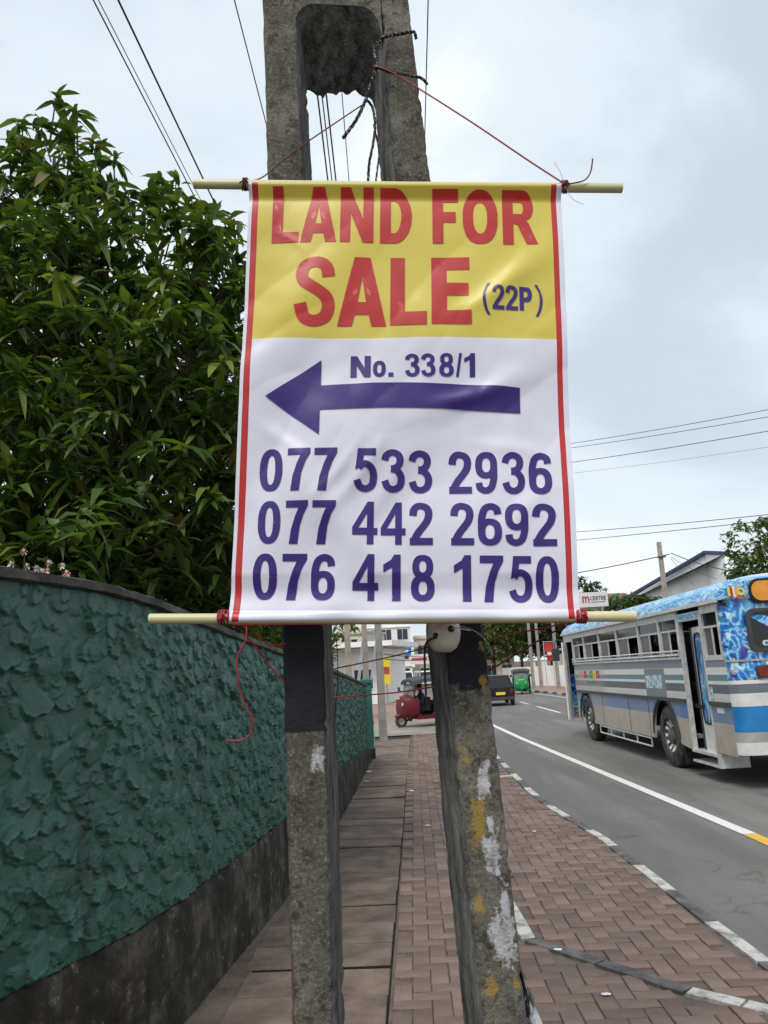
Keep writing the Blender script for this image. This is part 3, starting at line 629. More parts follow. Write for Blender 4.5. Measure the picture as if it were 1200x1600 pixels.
# ================================================================== BANNER
TL, TR, BL, BR = [Vector(p) for p in ((-.3952, 3.0524), (.5032, 2.9773), (-.4715, 1.7768), (.4320, 1.7350))]
ban = empty('sale_banner', (0, 2.0, 1.76), 0, 'white and yellow vinyl LAND FOR SALE banner hung between two pipes', 'banner')
BO = Vector((0, 2.0, 1.76))
ROD = .0145
CREASE = ((.46, .58, .27, .80, .0042, .016), (.40, .60, .20, .76, .003, .012), (.53, .60, .33, .90, .0036, .02), (.30, .84, .10, .975, .004, .016), (.36, .88, .16, .985, .003, .012), (.62, .34, .92, .20, .0055, .024), (.55, .545, .82, .485, .0045, .018), (.66, .60, .97, .66, .0025, .02), (.60, .95, .80, .985, .004, .012), (.42, .93, .58, .985, .003, .010), (.07, .10, .20, .19, .003, .010), (.70, .86, .98, .70, .003, .022), (.05, .55, .22, .68, .003, .02), (.83, .93, .97, .985, .003, .010))
def Bs(u, v, off=0.0):
    p = TL.lerp(TR, u).lerp(BL.lerp(BR, u), v)
    s = math.sin(math.pi*min(max(v, 0), 1))
    d = .010*s*math.sin(math.pi*u)*math.sin(2.3*u+1)
    a1 = (u*.72+v*.86); d += .0075*s*math.sin(a1*15+2.2*math.sin(u*4.2)+1.0)*(.35+.65*v)        # slanting drag folds
    d += .0045*s*noise.noise(Vector((u*4.5, v*5.5, 1.3)))*2+.004*s*(abs(noise.noise(Vector((a1*6.5, (u-v)*2.2, 9))))**.7-.4)+.0012*s*noise.noise(Vector((u*15+v*9, v*17-u*6, 4)))
    x_ = (u-.30)*.62-(v-.78)*.8; env = math.exp(-((x_)/.05)**2)*math.exp(-(((u-.3)*.8+(v-.75)*.6)/.25)**2); d += .006*env   # crease below the arrow head
    x2 = (u-.78)*.55+(v-.27)*.9; d += .007*math.exp(-(x2/.045)**2)*math.exp(-((u-.82)/.16)**2)
    x3 = (u-.75)*.30+(v-.50)*1.0; d += .005*math.exp(-(x3/.03)**2)*math.exp(-((u-.72)/.16)**2)
    bot = max(0, (v-.90)/.1); d += -.004*math.sin(min(bot, 1)*math.pi)*(1+.8*math.sin(u*17)+.5*math.sin(u*31+1))
    for (ua, va, ub, vb, am, wd) in CREASE:
        ex, ey = (ub-ua)*.9, (vb-va)*1.27; L2 = ex*ex+ey*ey; t = ((u-ua)*.9*ex+(v-va)*1.27*ey)/L2
        if -.05 < t < 1.05:
            ds_ = ((u-ua)*.9*ey-(v-va)*1.27*ex)/math.sqrt(L2)+.010*math.sin(t*5+ua*20); tp = max(0, math.sin(math.pi*min(1, max(0, t)))); d += .75*s*am*tp*(math.exp(-(ds_/wd)**2)-.5*math.exp(-((ds_-wd*1.8)/(wd*1.6))**2))
    y = -d*1.6
    # wrap over the pipes
    lo_ = ROD/1.26
    if v < lo_: t = math.acos(max(-1, min(1, 1-v/lo_))); y = y*(v/lo_)-ROD*math.sin(t)+ROD*0
    elif v < .040: t = (v-lo_)/(.040-lo_); y += -ROD+(ROD+.007)*t
    else: y += .007*math.exp(-((v-.040)/.03))
    if v > .93:
        hb = 2*ROD/1.27
        if v < 1-hb: t = (v-.93)/(1-hb-.93); y += -ROD*.7*(3*t*t-2*t*t*t)*1.0
        else:
            t = (v-(1-hb))/hb*2-1; y = y*(1-(t+1)/2)-ROD*1.12*(.62+.38*math.sqrt(max(0, 1-t*t)) if t < 0 else math.sqrt(max(0, 1-t*t)))
    return Vector((p.x, y-off, p.y))+Vector((0, 2.0, 0))-BO
def vinyl(name, col, rough=.36):
    m = bpy.data.materials.new(name); m.use_nodes = True; g = NG(m); B = g.B
    tcn = g.n('ShaderNodeTexCoord'); wv = g.noise(tcn.outputs['Object'], 500, 2)
    B.inputs['Base Color'].default_value = col+(1,); B.inputs['Roughness'].default_value = rough; B.inputs['Specular IOR Level'].default_value = .5
    nl = g.noise(tcn.outputs['Object'], 7, 5); bp = g.n('ShaderNodeBump'); bp.inputs['Strength'].default_value = .10; bp.inputs['Distance'].default_value = .01; g.link(nl, bp.inputs['Height'])
    b2 = g.n('ShaderNodeBump'); b2.inputs['Strength'].default_value = .05; b2.inputs['Distance'].default_value = .001; g.link(wv, b2.inputs['Height']); g.link(bp.outputs[0], b2.inputs['Normal']); g.link(b2.outputs[0], B.inputs['Normal'])
    tr = g.n('ShaderNodeBsdfTranslucent'); tr.inputs[0].default_value = tuple(min(1, c*1.05) for c in col)+(1,)
    ms = g.n('ShaderNodeMixShader'); ms.inputs[0].default_value = .16; g.link(B.outputs[0], ms.inputs[1]); g.link(tr.outputs[0], ms.inputs[2])
    g.link(ms.outputs[0], m.node_tree.nodes['Material Output'].inputs[0]); return m
v_white, v_yel, v_red, v_blue = vinyl('vinyl_white', (.86, .85, .97)), vinyl('vinyl_yellow', (.78, .64, .11)), vinyl('vinyl_red', (.58, .036, .034)), vinyl('vinyl_violet', (.055, .028, .215))
us = sorted(set([0, .011, .031, .967, .984, 1]+list(np.round(np.linspace(.031, .967, 131), 5)))); vs2 = sorted(set(list(np.linspace(0, .028, 9))+list(np.linspace(.028, .3825, 66))+list(np.linspace(.3825, .965, 108))+list(np.linspace(.965, 1, 18))))
b = MB()
for v in vs2:
    for u in us: b.v.append(tuple(Bs(u, v)))
nu = len(us)
for j in range(len(vs2)-1):
    for i in range(nu-1):
        uc, vc = (us[i]+us[i+1])/2, (vs2[j]+vs2[j+1])/2
        mi = 2 if (.011 < uc < .031 or .967 < uc < .984) else (1 if .031 < uc < .967 and vc < .3825 else 0)
        b.f.append((j*nu+i, (j+1)*nu+i, (j+1)*nu+i+1, j*nu+i+1)); b.m.append(mi)
sheet = b.build('sheet', [v_white, v_yel, v_red], ban, smooth=True, fix=False)
def back_hem(name, v0, v1, mats, off):
    b = MB(); vv = np.linspace(v0, v1, 8)
    for v in vv:
        for u in us: b.v.append(tuple(Bs(u, min(max(v, .03), .96), 0)+Vector((0, off if .03 < v < .96 else off, 0))+(TL.lerp(TR, u).lerp(BL.lerp(BR, u), v)-TL.lerp(TR, u).lerp(BL.lerp(BR, u), min(max(v, .03), .96))).to_3d().xzy))
    for j in range(7):
        for i in range(nu-1):
            uc = (us[i]+us[i+1])/2; mi = 2 if (.011 < uc < .031 or .967 < uc < .984) else 1 if .031 < uc < .967 else 0
            b.f.append((j*nu+i, (j+1)*nu+i, (j+1)*nu+i+1, j*nu+i+1)); b.m.append(mi)
    return b.build(name, mats, sheet, smooth=True, fix=False)
back_hem('hem', .002, .041, [v_white, v_yel, v_red], .026); back_hem('hem', .955, 1.0, [v_white, v_red, v_red], .022)
# pipes through the hems
m_pvc = M('cream_pvc', (.60, .56, .30), .38, .08, 3, col2=(.66, .62, .36))
def pipe(px0, py0, px1, py1):
    a, c = at(px0, py0, 2.0)-BO, at(px1, py1, 2.0)-BO; d = (c-a).normalized()
    b = MB(); b.tube([a, a.lerp(c, .5)+Vector((0, 0, -.002)), c], ROD-.0008, 20, cap=False); b.tube([a+d*.0005, c-d*.0005], ROD-.0035, 20, cap=False)
    n = 20
    for e0, e1 in ((0, 60), (40, 80)):
        for k in range(n): b.f.append((e0+k, e0+(k+1) % n, e1+(k+1) % n, e1+k)); b.m.append(0)
    return b.build('pipe', m_pvc, ban, smooth=40)
b = MB(); b.bar(Bs(.012, 1)+Vector((0, .004, -.0015)), Bs(.985, 1)+Vector((0, .004, -.0015)), .014, .005); b.build('hem_edge', v_red, sheet)
pipe(303, 287.5, 972, 294); pipe(234, 967, 993, 963)
# ---- print on the vinyl
def arc(cx, cy, rx, ry, a0, a1, n=18): return [(cx+rx*math.cos(rad(a0+(a1-a0)*k/n)), cy+ry*math.sin(rad(a0+(a1-a0)*k/n))) for k in range(n+1)]
def sup(cx, cy, rx, ry, n=40, p=2.35):
    o_ = []
    for k in range(n):
        a = 2*math.pi*k/n; c_, s_ = math.cos(a), math.sin(a); o_.append((cx+rx*math.copysign(abs(c_)**(2/p), c_), cy+ry*math.copysign(abs(s_)**(2/p), s_)))
    return o_
def spl(pts, n=7):
    o_ = []; P = [pts[0]]+list(pts)+[pts[-1]]
    for i in range(1, len(P)-2):
        for k in range(n):
            t = k/n; q = [.5*((2*P[i][d])+(-P[i-1][d]+P[i+1][d])*t+(2*P[i-1][d]-5*P[i][d]+4*P[i+1][d]-P[i+2][d])*t*t+(-P[i-1][d]+3*P[i][d]-3*P[i+1][d]+P[i+2][d])*t**3) for d in (0, 1)]; o_.append(tuple(q))
    o_.append(pts[-1]); return o_
def six(fl=False):
    top = spl([(.845, .735), (.79, .865), (.55, .925), (.30, .86), (.175, .66), (.155, .45), (.16, .31)]); bowl = sup(.5, .318, .5, .318); hole = list(reversed(sup(.5, .318, .5-.31, .318-.148)))
    P = [('s', top, .31, .155), ('p', bowl, [hole])]
    if fl: P = [('s', [(1-x, 1-y) for x, y in top], .31, .155), ('p', [(1-x, 1-y) for x, y in bowl], [[(1-x, 1-y) for x, y in hole]])]
    return P
R4 = lambda x0, x1, y0, y1: ('p', [(x0, y0), (x1, y0), (x1, y1), (x0, y1)], [])
GL = {
 '0': [('p', sup(.5, .5, .5, .5), [sup(.5, .5, .175, .345)])],
 'O': [('p', sup(.5, .5, .5, .5), [sup(.5, .5, .20, .30)])],
 'o': [('p', sup(.5, .37, .5, .37), [sup(.5, .37, .18, .21)])],
 '1': [('p', [(.5, 0), (1, 0), (1, 1), (.62, 1), (.45, .885), (0, .78), (0, .61), (.5, .715)], [])],
 '2': [('s', spl([(.155, .69), (.19, .82), (.32, .91), (.52, .923), (.74, .87), (.83, .74), (.77, .58), (.60, .44), (.40, .30), (.25, .16), (.2, .06)]), .32, .155), R4(.02, 1, 0, .165)],
 '3': [('s', spl([(.13, .74), (.21, .86), (.45, .925), (.70, .88), (.80, .765), (.74, .63), (.57, .565), (.40, .555)]), .31, .15), ('s', spl([(.40, .535), (.62, .52), (.80, .42), (.85, .29), (.76, .14), (.50, .075), (.25, .13), (.135, .275)]), .31, .15)],
 '4': [('p', [(.585, 0), (.85, 0), (.85, .22), (1, .22), (1, .385), (.85, .385), (.85, 1), (.60, 1), (0, .40), (0, .22), (.585, .22)], [[(.585, .385), (.25, .385), (.585, .73)]])],
 '5': [R4(.2, .95, .835, 1), ('p', [(.17, 1), (.46, 1), (.37, .58), (.06, .50)], []), ('s', spl([(.20, .54), (.36, .625), (.56, .63), (.78, .53), (.845, .345), (.76, .15), (.50, .078), (.25, .13), (.135, .27)]), .31, .15)],
 '6': six(), '9': six(True),
 '7': [('p', [(0, 1), (1, 1), (1, .875), (.80, .68), (.64, .42), (.55, 0), (.17, 0), (.25, .34), (.42, .64), (.58, .835), (0, .835)], [])],
 '8': [('p', sup(.5, .74, .44, .26), [sup(.5, .745, .15, .125)]), ('p', sup(.5, .285, .5, .285), [sup(.5, .285, .18, .145)])],
 'L': [R4(0, .40, 0, 1), R4(.38, 1, 0, .195)],
 'A': [('p', [(0, 0), (.30, 0), (.36, .165), (.64, .165), (.70, 0), (1, 0), (.665, 1), (.34, 1)], [[(.415, .345), (.585, .345), (.5, .70)]])],
 'N': [R4(0, .31, 0, 1), R4(.69, 1, 0, 1), ('p', [(.02, 1), (.32, 1), (.98, 0), (.68, 0)], [])],
 'D': [('p', [(0, 0), (.46, 0)]+arc(.46, .5, .54, .5, -80, 80, 20)+[(.46, 1), (0, 1)], [[(.34, .19), (.34, .81), (.46, .81)]+arc(.44, .5, .225, .31, 80, -80, 14)+[(.46, .19)]])],
 'F': [R4(0, .42, 0, 1), R4(.40, 1, .80, 1), R4(.40, .90, .40, .60)],
 'R': [('p', [(0, 0), (.31, 0), (.31, .40), (.43, .38), (.68, 0), (1, 0), (.75, .41), (.68, .46)]+arc(.58, .715, .32, .285, -50, 85, 14)+[(.5, 1), (0, 1)], [[(.31, .585), (.31, .82), (.50, .82)]+arc(.52, .70, .09, .12, 80, -80, 8)+[(.5, .585)]])],
 'P': [('p', [(0, 0), (.34, 0), (.34, .37), (.55, .37)]+arc(.62, .685, .38, .315, -80, 80, 14)+[(.55, 1), (0, 1)], [[(.34, .56), (.34, .82), (.52, .82)]+arc(.54, .69, .12, .13, 80, -80, 8)+[(.52, .56)]])],
 'S': [('s', spl([(.845, .70), (.80, .83), (.66, .905), (.48, .92), (.28, .88), (.19, .76), (.24, .645), (.42, .565), (.62, .495), (.79, .41), (.845, .28), (.76, .14), (.50, .08), (.26, .135), (.16, .32)]), .31, .16)],
 'E': [R4(0, .39, 0, 1), R4(.37, .97, .81, 1), R4(.37, .94, .425, .61), R4(.37, 1, 0, .195)],
 'C': [('s', arc(.55, .5, .40, .41, 48, 312, 26), .28, .17)], 'T': [R4(0, 1, .82, 1), R4(.34, .66, 0, .83)],
 '.': [R4(0, 1, 0, .19)], '/': [('p', [(0, 0), (.45, 0), (1, 1), (.55, 1)], [])],
 '(': [('p', spl([(1, 1.13), (.35, .80), (.2, .45), (.45, .05), (.95, -.24)])[::-1]+spl([(.55, 1.13), (.0, .80), (-.25, .45), (0, .05), (.5, -.24)]), [])],
 ')': [('p', [(1-x, y) for x, y in spl([(1, 1.13), (.35, .80), (.2, .45), (.45, .05), (.95, -.24)])[::-1]+spl([(.55, 1.13), (.0, .80), (-.25, .45), (0, .05), (.5, -.24)])], [])],
 'm': [R4(0, .2, 0, .72), ('s', spl([(.1, .45), (.18, .6), (.32, .64), (.44, .58), (.48, .45), (.48, 0)]), .18, .15), ('s', spl([(.5, .45), (.58, .6), (.72, .64), (.85, .58), (.89, .45), (.89, 0)]), .18, .15)],
}
def cut_bands(poly_tris, step):
    return poly_tris
def glyph(b, ch, fn, mi=0):
    fn0 = fn; b.uv = getattr(b, 'uv', [])
    def fn(x, y, o_): b.uv.append((x, y)); return fn0(x, y, o_)
    for k, pc in enumerate(GL[ch]):
        off = .0015+.00025*k
        if pc[0] == 's':
            P = pc[1]; wx, wy = pc[2]/2, pc[3]/2; ring = []
            for i, (x, y) in enumerate(P):
                q, r = P[max(0, i-1)], P[min(len(P)-1, i+1)]; tx, ty = r[0]-q[0], (r[1]-q[1])*1.9; L = math.hypot(tx, ty) or 1; nx, ny = -ty/L, tx/L
                ring.append(((x+nx*wx, y+ny*wy), (x-nx*wx, y-ny*wy)))
            base = len(b.v)
            for l_, r_ in ring:
                for t in (0, .5, 1): b.v.append(tuple(fn(l_[0]+(r_[0]-l_[0])*t, l_[1]+(r_[1]-l_[1])*t, off)))
            for i in range(len(ring)-1):
                for t in (0, 1): a = base+i*3+t; b.f.append((a, a+1, a+4, a+3)); b.m.append(mi)
        else:
            bm = bmesh.new(); polys = [pc[1]]+list(pc[2]); flat = [p for q in polys for p in q]
            vv = [bm.verts.new((p[0], p[1], 0)) for p in flat]
            for t in tessellate_polygon([[Vector((p[0], p[1], 0)) for p in q] for q in polys]):
                try: bm.faces.new([vv[i] for i in t])
                except ValueError: pass
            for ax in (0, 1):
                for s in np.arange(1/14, .999, 1/14):
                    no = (1, 0, 0) if ax == 0 else (0, 1, 0); co_ = (s, 0, 0) if ax == 0 else (0, s, 0)
                    bmesh.ops.bisect_plane(bm, geom=bm.verts[:]+bm.edges[:]+bm.faces[:], plane_co=co_, plane_no=no)
            bm.verts.index_update(); base = len(b.v)
            for v in bm.verts: b.v.append(tuple(fn(v.co.x, v.co.y, off)))
            for f in bm.faces: b.f.append(tuple(base+v.index for v in f.verts)); b.m.append(mi)
            bm.free()
def set_normals(o, uvs):
    ns = []
    for u, v in uvs:
        e = .004; a = Bs(u+e, v)-Bs(u-e, v); c = Bs(u, v+e)-Bs(u, v-e); n = a.cross(c).normalized()
        ns.append(tuple(-n if n.y > 0 else n))
    o.data.normals_split_custom_set_from_vertices(ns)
def face_cam(o, ref):
    me = o.data; bm = bmesh.new(); bm.from_mesh(me)
    for f in bm.faces:
        f.normal_update()
        if f.normal.dot(ref) < 0: f.normal_flip()
    bm.to_mesh(me); bm.free(); me.polygons.foreach_set('use_smooth', [True]*len(me.polygons))
ROWS = [
  [('L', 0.0786, 0.1652, 0.0163, 0.1521), ('A', 0.1704, 0.2866, 0.017, 0.1525), ('N', 0.298, 0.4039, 0.0177, 0.153), ('D', 0.4249, 0.5261, 0.0184, 0.1535), ('F', 0.591, 0.6731, 0.0193, 0.1542), ('O', 0.6867, 0.7974, 0.02, 0.1547), ('R', 0.8125, 0.9212, 0.0208, 0.1552)],
  [('S', 0.158, 0.2868, 0.191, 0.3597), ('A', 0.2948, 0.4471, 0.1904, 0.3583), ('L', 0.459, 0.5721, 0.1897, 0.3569), ('E', 0.5866, 0.7087, 0.1891, 0.3556)],
  [('(', 0.7478, 0.7686, 0.2621, 0.3196), ('2', 0.7725, 0.81, 0.2623, 0.3195), ('2', 0.8139, 0.8523, 0.2626, 0.3194), ('P', 0.8572, 0.8965, 0.2629, 0.3193), (')', 0.9044, 0.924, 0.2632, 0.3193)],
  [('N', 0.3389, 0.4007, 0.4276, 0.4779), ('o', 0.4076, 0.4467, 0.4267, 0.4776), ('.', 0.4546, 0.4702, 0.4261, 0.4774), ('3', 0.5054, 0.5493, 0.425, 0.477), ('3', 0.5542, 0.5971, 0.4242, 0.4767), ('8', 0.6088, 0.6529, 0.4233, 0.4764), ('/', 0.6594, 0.6778, 0.4227, 0.4761), ('1', 0.6846, 0.7176, 0.4221, 0.4759)],
  [('0', 0.0697, 0.1409, 0.6376, 0.732), ('7', 0.1555, 0.2246, 0.6385, 0.7329), ('7', 0.2369, 0.3051, 0.6395, 0.7338), ('5', 0.3548, 0.4234, 0.6408, 0.735), ('3', 0.4368, 0.5048, 0.6417, 0.7359), ('3', 0.5174, 0.5856, 0.6427, 0.7367), ('2', 0.6348, 0.7028, 0.644, 0.738), ('9', 0.7135, 0.7781, 0.6449, 0.7388), ('3', 0.7926, 0.8583, 0.6459, 0.7397), ('6', 0.8701, 0.9376, 0.6468, 0.7405)],
  [('0', 0.0722, 0.1406, 0.7529, 0.8448), ('7', 0.1558, 0.222, 0.7538, 0.8457), ('7', 0.2353, 0.3044, 0.7546, 0.8464), ('4', 0.3523, 0.4256, 0.7559, 0.8476), ('4', 0.435, 0.5074, 0.7568, 0.8484), ('2', 0.5184, 0.5867, 0.7577, 0.8492), ('2', 0.638, 0.706, 0.759, 0.8504), ('6', 0.7171, 0.7868, 0.7598, 0.8512), ('9', 0.7962, 0.8636, 0.7607, 0.852), ('2', 0.8747, 0.9442, 0.7616, 0.8528)],
  [('0', 0.0636, 0.1348, 0.8652, 0.9614), ('7', 0.1498, 0.2218, 0.8661, 0.9624), ('6', 0.2338, 0.3038, 0.867, 0.9634), ('4', 0.3547, 0.4289, 0.8683, 0.9649), ('1', 0.4437, 0.4936, 0.8691, 0.9659), ('8', 0.5232, 0.5914, 0.8701, 0.967), ('1', 0.6465, 0.6961, 0.8713, 0.9684), ('7', 0.7212, 0.7886, 0.8722, 0.9695), ('5', 0.806, 0.8717, 0.8732, 0.9705), ('0', 0.8808, 0.9463, 0.874, 0.9715)],
]

for r, row in enumerate(ROWS):
    for ch, u0, u1, v0, v1 in row:
        if ch == 'o': pass
        b = MB(); glyph(b, ch, lambda x, y, o_: Bs(u0+(u1-u0)*x, (v1+(v0-v1)*y)*.9906, o_))
        o = b.build('printed_letter' if ch.isalpha() else 'printed_figure' if ch.isdigit() else 'printed_mark', v_red if r < 2 else v_blue, sheet, fix=False); face_cam(o, Vector((0, -1, 0))); set_normals(o, [(u0+(u1-u0)*x, (v1+(v0-v1)*y)*.9906) for x, y in b.uv])
# arrow
b = MB(); auv = []
def arrow_half(u, a, c): return a+(c-a)*u
N_ = 70
for k in range(N_+1):
    t = k/N_; u = .2487+(.8512-.2487)*t; vt = .4907+(.4959-.4907)*t-.007*math.sin(math.pi*t); vb = .5474+(.5528-.5474)*t-.006*math.sin(math.pi*t)
    for q in range(9): b.v.append(tuple(Bs(u, vt+(vb-vt)*q/8, .0022))); auv.append((u, vt+(vb-vt)*q/8))
    if k:
        for q in range(8): a = (k-1)*9+q; b.f.append((a, a+1, a+10, a+9)); b.m.append(0)
o_ = len(b.v)
for k in range(25):
    t = k/24; u = .0798+(.2487-.0798)*t
    for q in range(21): v = .5142+(.4322-.5142)*t+((.6039-.4322)*t)*q/20; b.v.append(tuple(Bs(u-.0001, v, .0022))); auv.append((u, v))
    if k:
        for q in range(20): a = o_+(k-1)*21+q; b.f.append((a, a+1, a+22, a+21)); b.m.append(0)
o = b.build('printed_arrow', v_blue, sheet, fix=False); face_cam(o, Vector((0, -1, 0))); set_normals(o, auv)

# ================================================================== CORDS, ROPE, INSULATOR
m_redcord = M('red_cord', (.30, .015, .03), .5, .3, 30); m_maroon = M('maroon_cord', (.13, .02, .025), .6, .3, 30); m_black = M('black_rubber', (.018, .018, .02), .6, .3, 20); m_rope = M('speckled_rope', (.016, .016, .016), .9, .2, 130, col2=(.32, .31, .29), lo=.52, hi=.60)
m_wire = M('dark_wire', (.035, .035, .04), .6, .2, 3); m_palewire = M('aluminium_wire', (.35, .36, .37), .5, .1, 3); m_cer = M('cream_ceramic', (.56, .53, .42), .25, .16, 14, col2=(.62, .60, .50), bump=.1)
def sm(pts, n=6):
    P = [Vector(p) for p in pts]; P = [P[0]]+P+[P[-1]]; o_ = []
    for i in range(1, len(P)-2):
        for k in range(n):
            t = k/n; o_.append(.5*((2*P[i])+(-P[i-1]+P[i+1])*t+(2*P[i-1]-5*P[i]+4*P[i+1]-P[i+2])*t*t+(-P[i-1]+3*P[i]-3*P[i+1]+P[i+2])*t**3))
    return o_+[P[-1]]
def cord(name, pts, r, mat, label, cat, group=None, n=6, rope=False):
    """pts: (px, py, distance)"""
    P = sm([at(*p) for p in pts], n); o_ = P[0].copy(); t = empty(name, o_, 0, label, cat, group) if rope else None
    b = MB()
    if rope:
        Q = [P[0]]                                   # resample for a laid rope of three strands
        for p in P[1:]:
            k = max(1, int((p-Q[-1]).length/.006)); a = Q[-1]
            for i in range(k): Q.append(a.lerp(p, (i+1)/k))
        for s in range(3):
            S = []
            for i, p in enumerate(Q):
                d = (Q[min(i+1, len(Q)-1)]-Q[max(i-1, 0)]).normalized(); x = d.cross(Vector((.3, 1, .2))).normalized(); y = d.cross(x); a = i*.75+s*2.094
                S.append(p+(x*math.cos(a)+y*math.sin(a))*r*.55-o_)
            bb = MB(); bb.tube(S, r*.62, 6); bb.build('strand', m_rope, t, smooth=True)
        return t
    b.tube([p-o_ for p in P], r, 7); o = b.build(name, mat, smooth=True); o.location = o_; return tag(o, label, cat, group)
def winding(px, py, Y, n, r, rad_, mat, label, ax):
    o_ = at(px, py, Y); b = MB()
    for k in range(n):
        x0 = (k-(n-1)/2)*r*2.1; tl = random.uniform(-.25, .25); ring = []
        for i in range(17): a = 2*math.pi*i/16; ring.append(Vector((x0+tl*rad_*math.cos(a), rad_*math.cos(a), rad_*math.sin(a))))
        b.tube(ring, r, 6)
    for s in (-1, 1): b.tube([(0, -rad_, 0), (s*.006, -rad_-.005, .006*s), (s*.012, -rad_-.002, -.009)], r, 6)
    o = b.build('cord_lashing', mat, smooth=True); o.location = o_; o.rotation_euler = (0, ax, 0); return tag(o, label, 'cord', 'cord lashings on the banner pipes')
winding(383, 288, 2.0, 4, .0022, .0172, m_maroon, 'maroon cord lashing round the upper pipe beside the yellow end by the mango tree', .05)
winding(881, 292, 2.0, 4, .0022, .0172, m_maroon, 'maroon cord lashing with loose ends round the upper pipe against open sky', .05)
winding(350, 964, 2.0, 5, .0025, .0172, m_redcord, 'bright red cord lashing round the lower pipe beside the green wall', .05)
winding(908, 963, 2.0, 5, .0025, .0172, m_redcord, 'bright red cord lashing round the lower pipe in front of the bus', .05)
cord('red_cord', [(384, 284, 1.985), (410, 277, 2.03), (440, 252, 2.05), (480, 222, 2.07), (530, 188, 2.1), (572, 160, 2.13)], .0021, m_maroon, 'maroon cord rising from the upper pipe across the pole leg to the rope knot', 'cord')
cord('red_cord', [(583, 103, 2.11), (610, 112, 2.1), (660, 142, 2.08), (740, 193, 2.05), (820, 247, 2.02), (866, 277, 2.0), (880, 286, 1.984)], .0024, m_redcord, 'red cord sloping down from the speckled rope to the upper pipe through open sky', 'cord')
cord('loose_wire', [(880, 288, 1.985), (897, 286, 1.98), (914, 281, 1.98), (923, 268, 1.98), (926, 248, 1.98)], .0021, m_maroon, 'dark stiff wire end curling up from the upper pipe', 'wire')
cord('loose_wire', [(882, 288, 1.985), (876, 270, 1.98), (868, 257, 1.98), (866, 254, 1.98)], .0007, m_palewire, 'hair thin wire end sticking up above the upper pipe', 'wire')
cord('loose_wire', [(884, 292, 1.985), (892, 308, 1.98), (903, 316, 1.98), (912, 319, 1.98)], .0007, m_palewire, 'hair thin wire end drooping below the upper pipe', 'wire')
# speckled rope tied round the right leg
cord('rope', [(588, 72, 2.118), (600, 58, 2.112), (625, 53, 2.112), (646, 50, 2.125), (650, 60, 2.16)], .005, None, 'speckled black and white rope looped high round the pole leg', 'rope', rope=True)
cord('rope', [(590, 66, 2.115), (584, 80, 2.12), (588, 100, 2.12), (584, 118, 2.12), (573, 152, 2.13), (558, 185, 2.12), (536, 216, 2.12)], .0052, None, 'speckled rope tail hanging loose across the pole opening', 'rope', rope=True)
cord('rope', [(588, 104, 2.113), (610, 113, 2.108), (640, 118, 2.108), (658, 122, 2.11), (668, 132, 2.12)], .0044, None, 'speckled rope with a frayed end tied low round the pole leg', 'rope', rope=True)
cord('rope', [(572, 155, 2.14), (582, 168, 2.15), (586, 195, 2.15), (583, 225, 2.15), (577, 255, 2.15), (575, 290, 2.15)], .0042, None, 'thin speckled rope dropping behind the banner top', 'rope', rope=True)
cord('rope', [(584, 195, 2.16), (592, 235, 2.16), (590, 262, 2.16), (586, 292, 2.16)], .003, None, 'thinnest speckled rope strand dropping behind the banner top', 'rope', rope=True)
cord('red_cord', [(385, 975, 2.0), (384, 1000, 1.99), (371, 1028, 1.985), (372, 1065, 1.985), (382, 1098, 1.985), (395, 1125, 1.985), (391, 1147, 1.985), (375, 1157, 1.985), (354, 1157, 1.98)], .0022, m_redcord, 'red cord end dangling in a curl in front of the green wall', 'cord')
cord('red_cord', [(352, 968, 2.0), (372, 982, 2.02), (395, 1005, 2.04), (420, 1038, 2.06), (446, 1070, 2.075)], .002, m_redcord, 'red cord stretched from the lower pipe down to the black pole leg', 'cord')
cord('red_cord', [(352, 966, 2.0), (385, 978, 2.02), (410, 1000, 2.04), (425, 1008, 2.05), (446, 1006, 2.075)], .002, m_redcord, 'slack red cord looping from the lower pipe to the black pole leg', 'cord')
cord('red_cord', [(522, 1045, 2.10), (570, 1035, 2.12), (620, 1024, 2.13), (672, 1010, 2.15)], .0018, m_maroon, 'maroon cord strung between the two pole legs below the banner', 'cord')
cord('red_cord', [(520, 1090, 2.10), (570, 1086, 2.12), (620, 1082, 2.13), (680, 1073, 2.15)], .002, m_redcord, 'red cord strung low between the two pole legs across the red three-wheeler', 'cord')
cord('red_cord', [(757, 1002, 2.165), (800, 991, 2.11), (850, 981, 2.05), (908, 968, 2.0)], .002, m_redcord, 'red cord running level from the pole leg to the lower pipe lashing', 'cord')
cord('red_cord', [(764, 1048, 2.165), (810, 1020, 2.11), (860, 990, 2.05), (906, 966, 2.0)], .0024, m_maroon, 'dark red cord slanting up from the pole leg to the lower pipe lashing', 'cord')
ip = on_pole(.438, 1.727, -.035); ins = empty('strain_insulator', ip, 0, 'cream ceramic egg insulator tied to the pole leg beneath the banner', 'insulator')
b = MB(); b.lathe([(.004, -.052), (.022, -.05), (.036, -.038), (.0435, -.02), (.0455, 0), (.0435, .02), (.036, .037), (.022, .048), (.004, .05)], (0, 0, 0), 'z', 32); o = b.build('body', m_cer, ins, smooth=True); o.rotation_euler = (0, .12, 0)
b = MB(); b.lathe([(.002, -.0475), (.008, -.0472), (.009, -.0445), (.002, -.0445)], (.018, 0, .008), 'y', 14); b.build('hole', m_black, ins)
b = MB(); b.lathe([(.002, -.045), (.006, -.0448), (.007, -.041), (.002, -.041)], (-.024, 0, -.006), 'y', 14); b.build('hole', m_black, ins)
b = MB(); b.tube(sm([(.018, -.046, .008), (.03, -.055, .010), (.048, -.045, .006), (.07, -.02, .002)]), .0018, 6); b.build('tie_wire', m_palewire, ins)
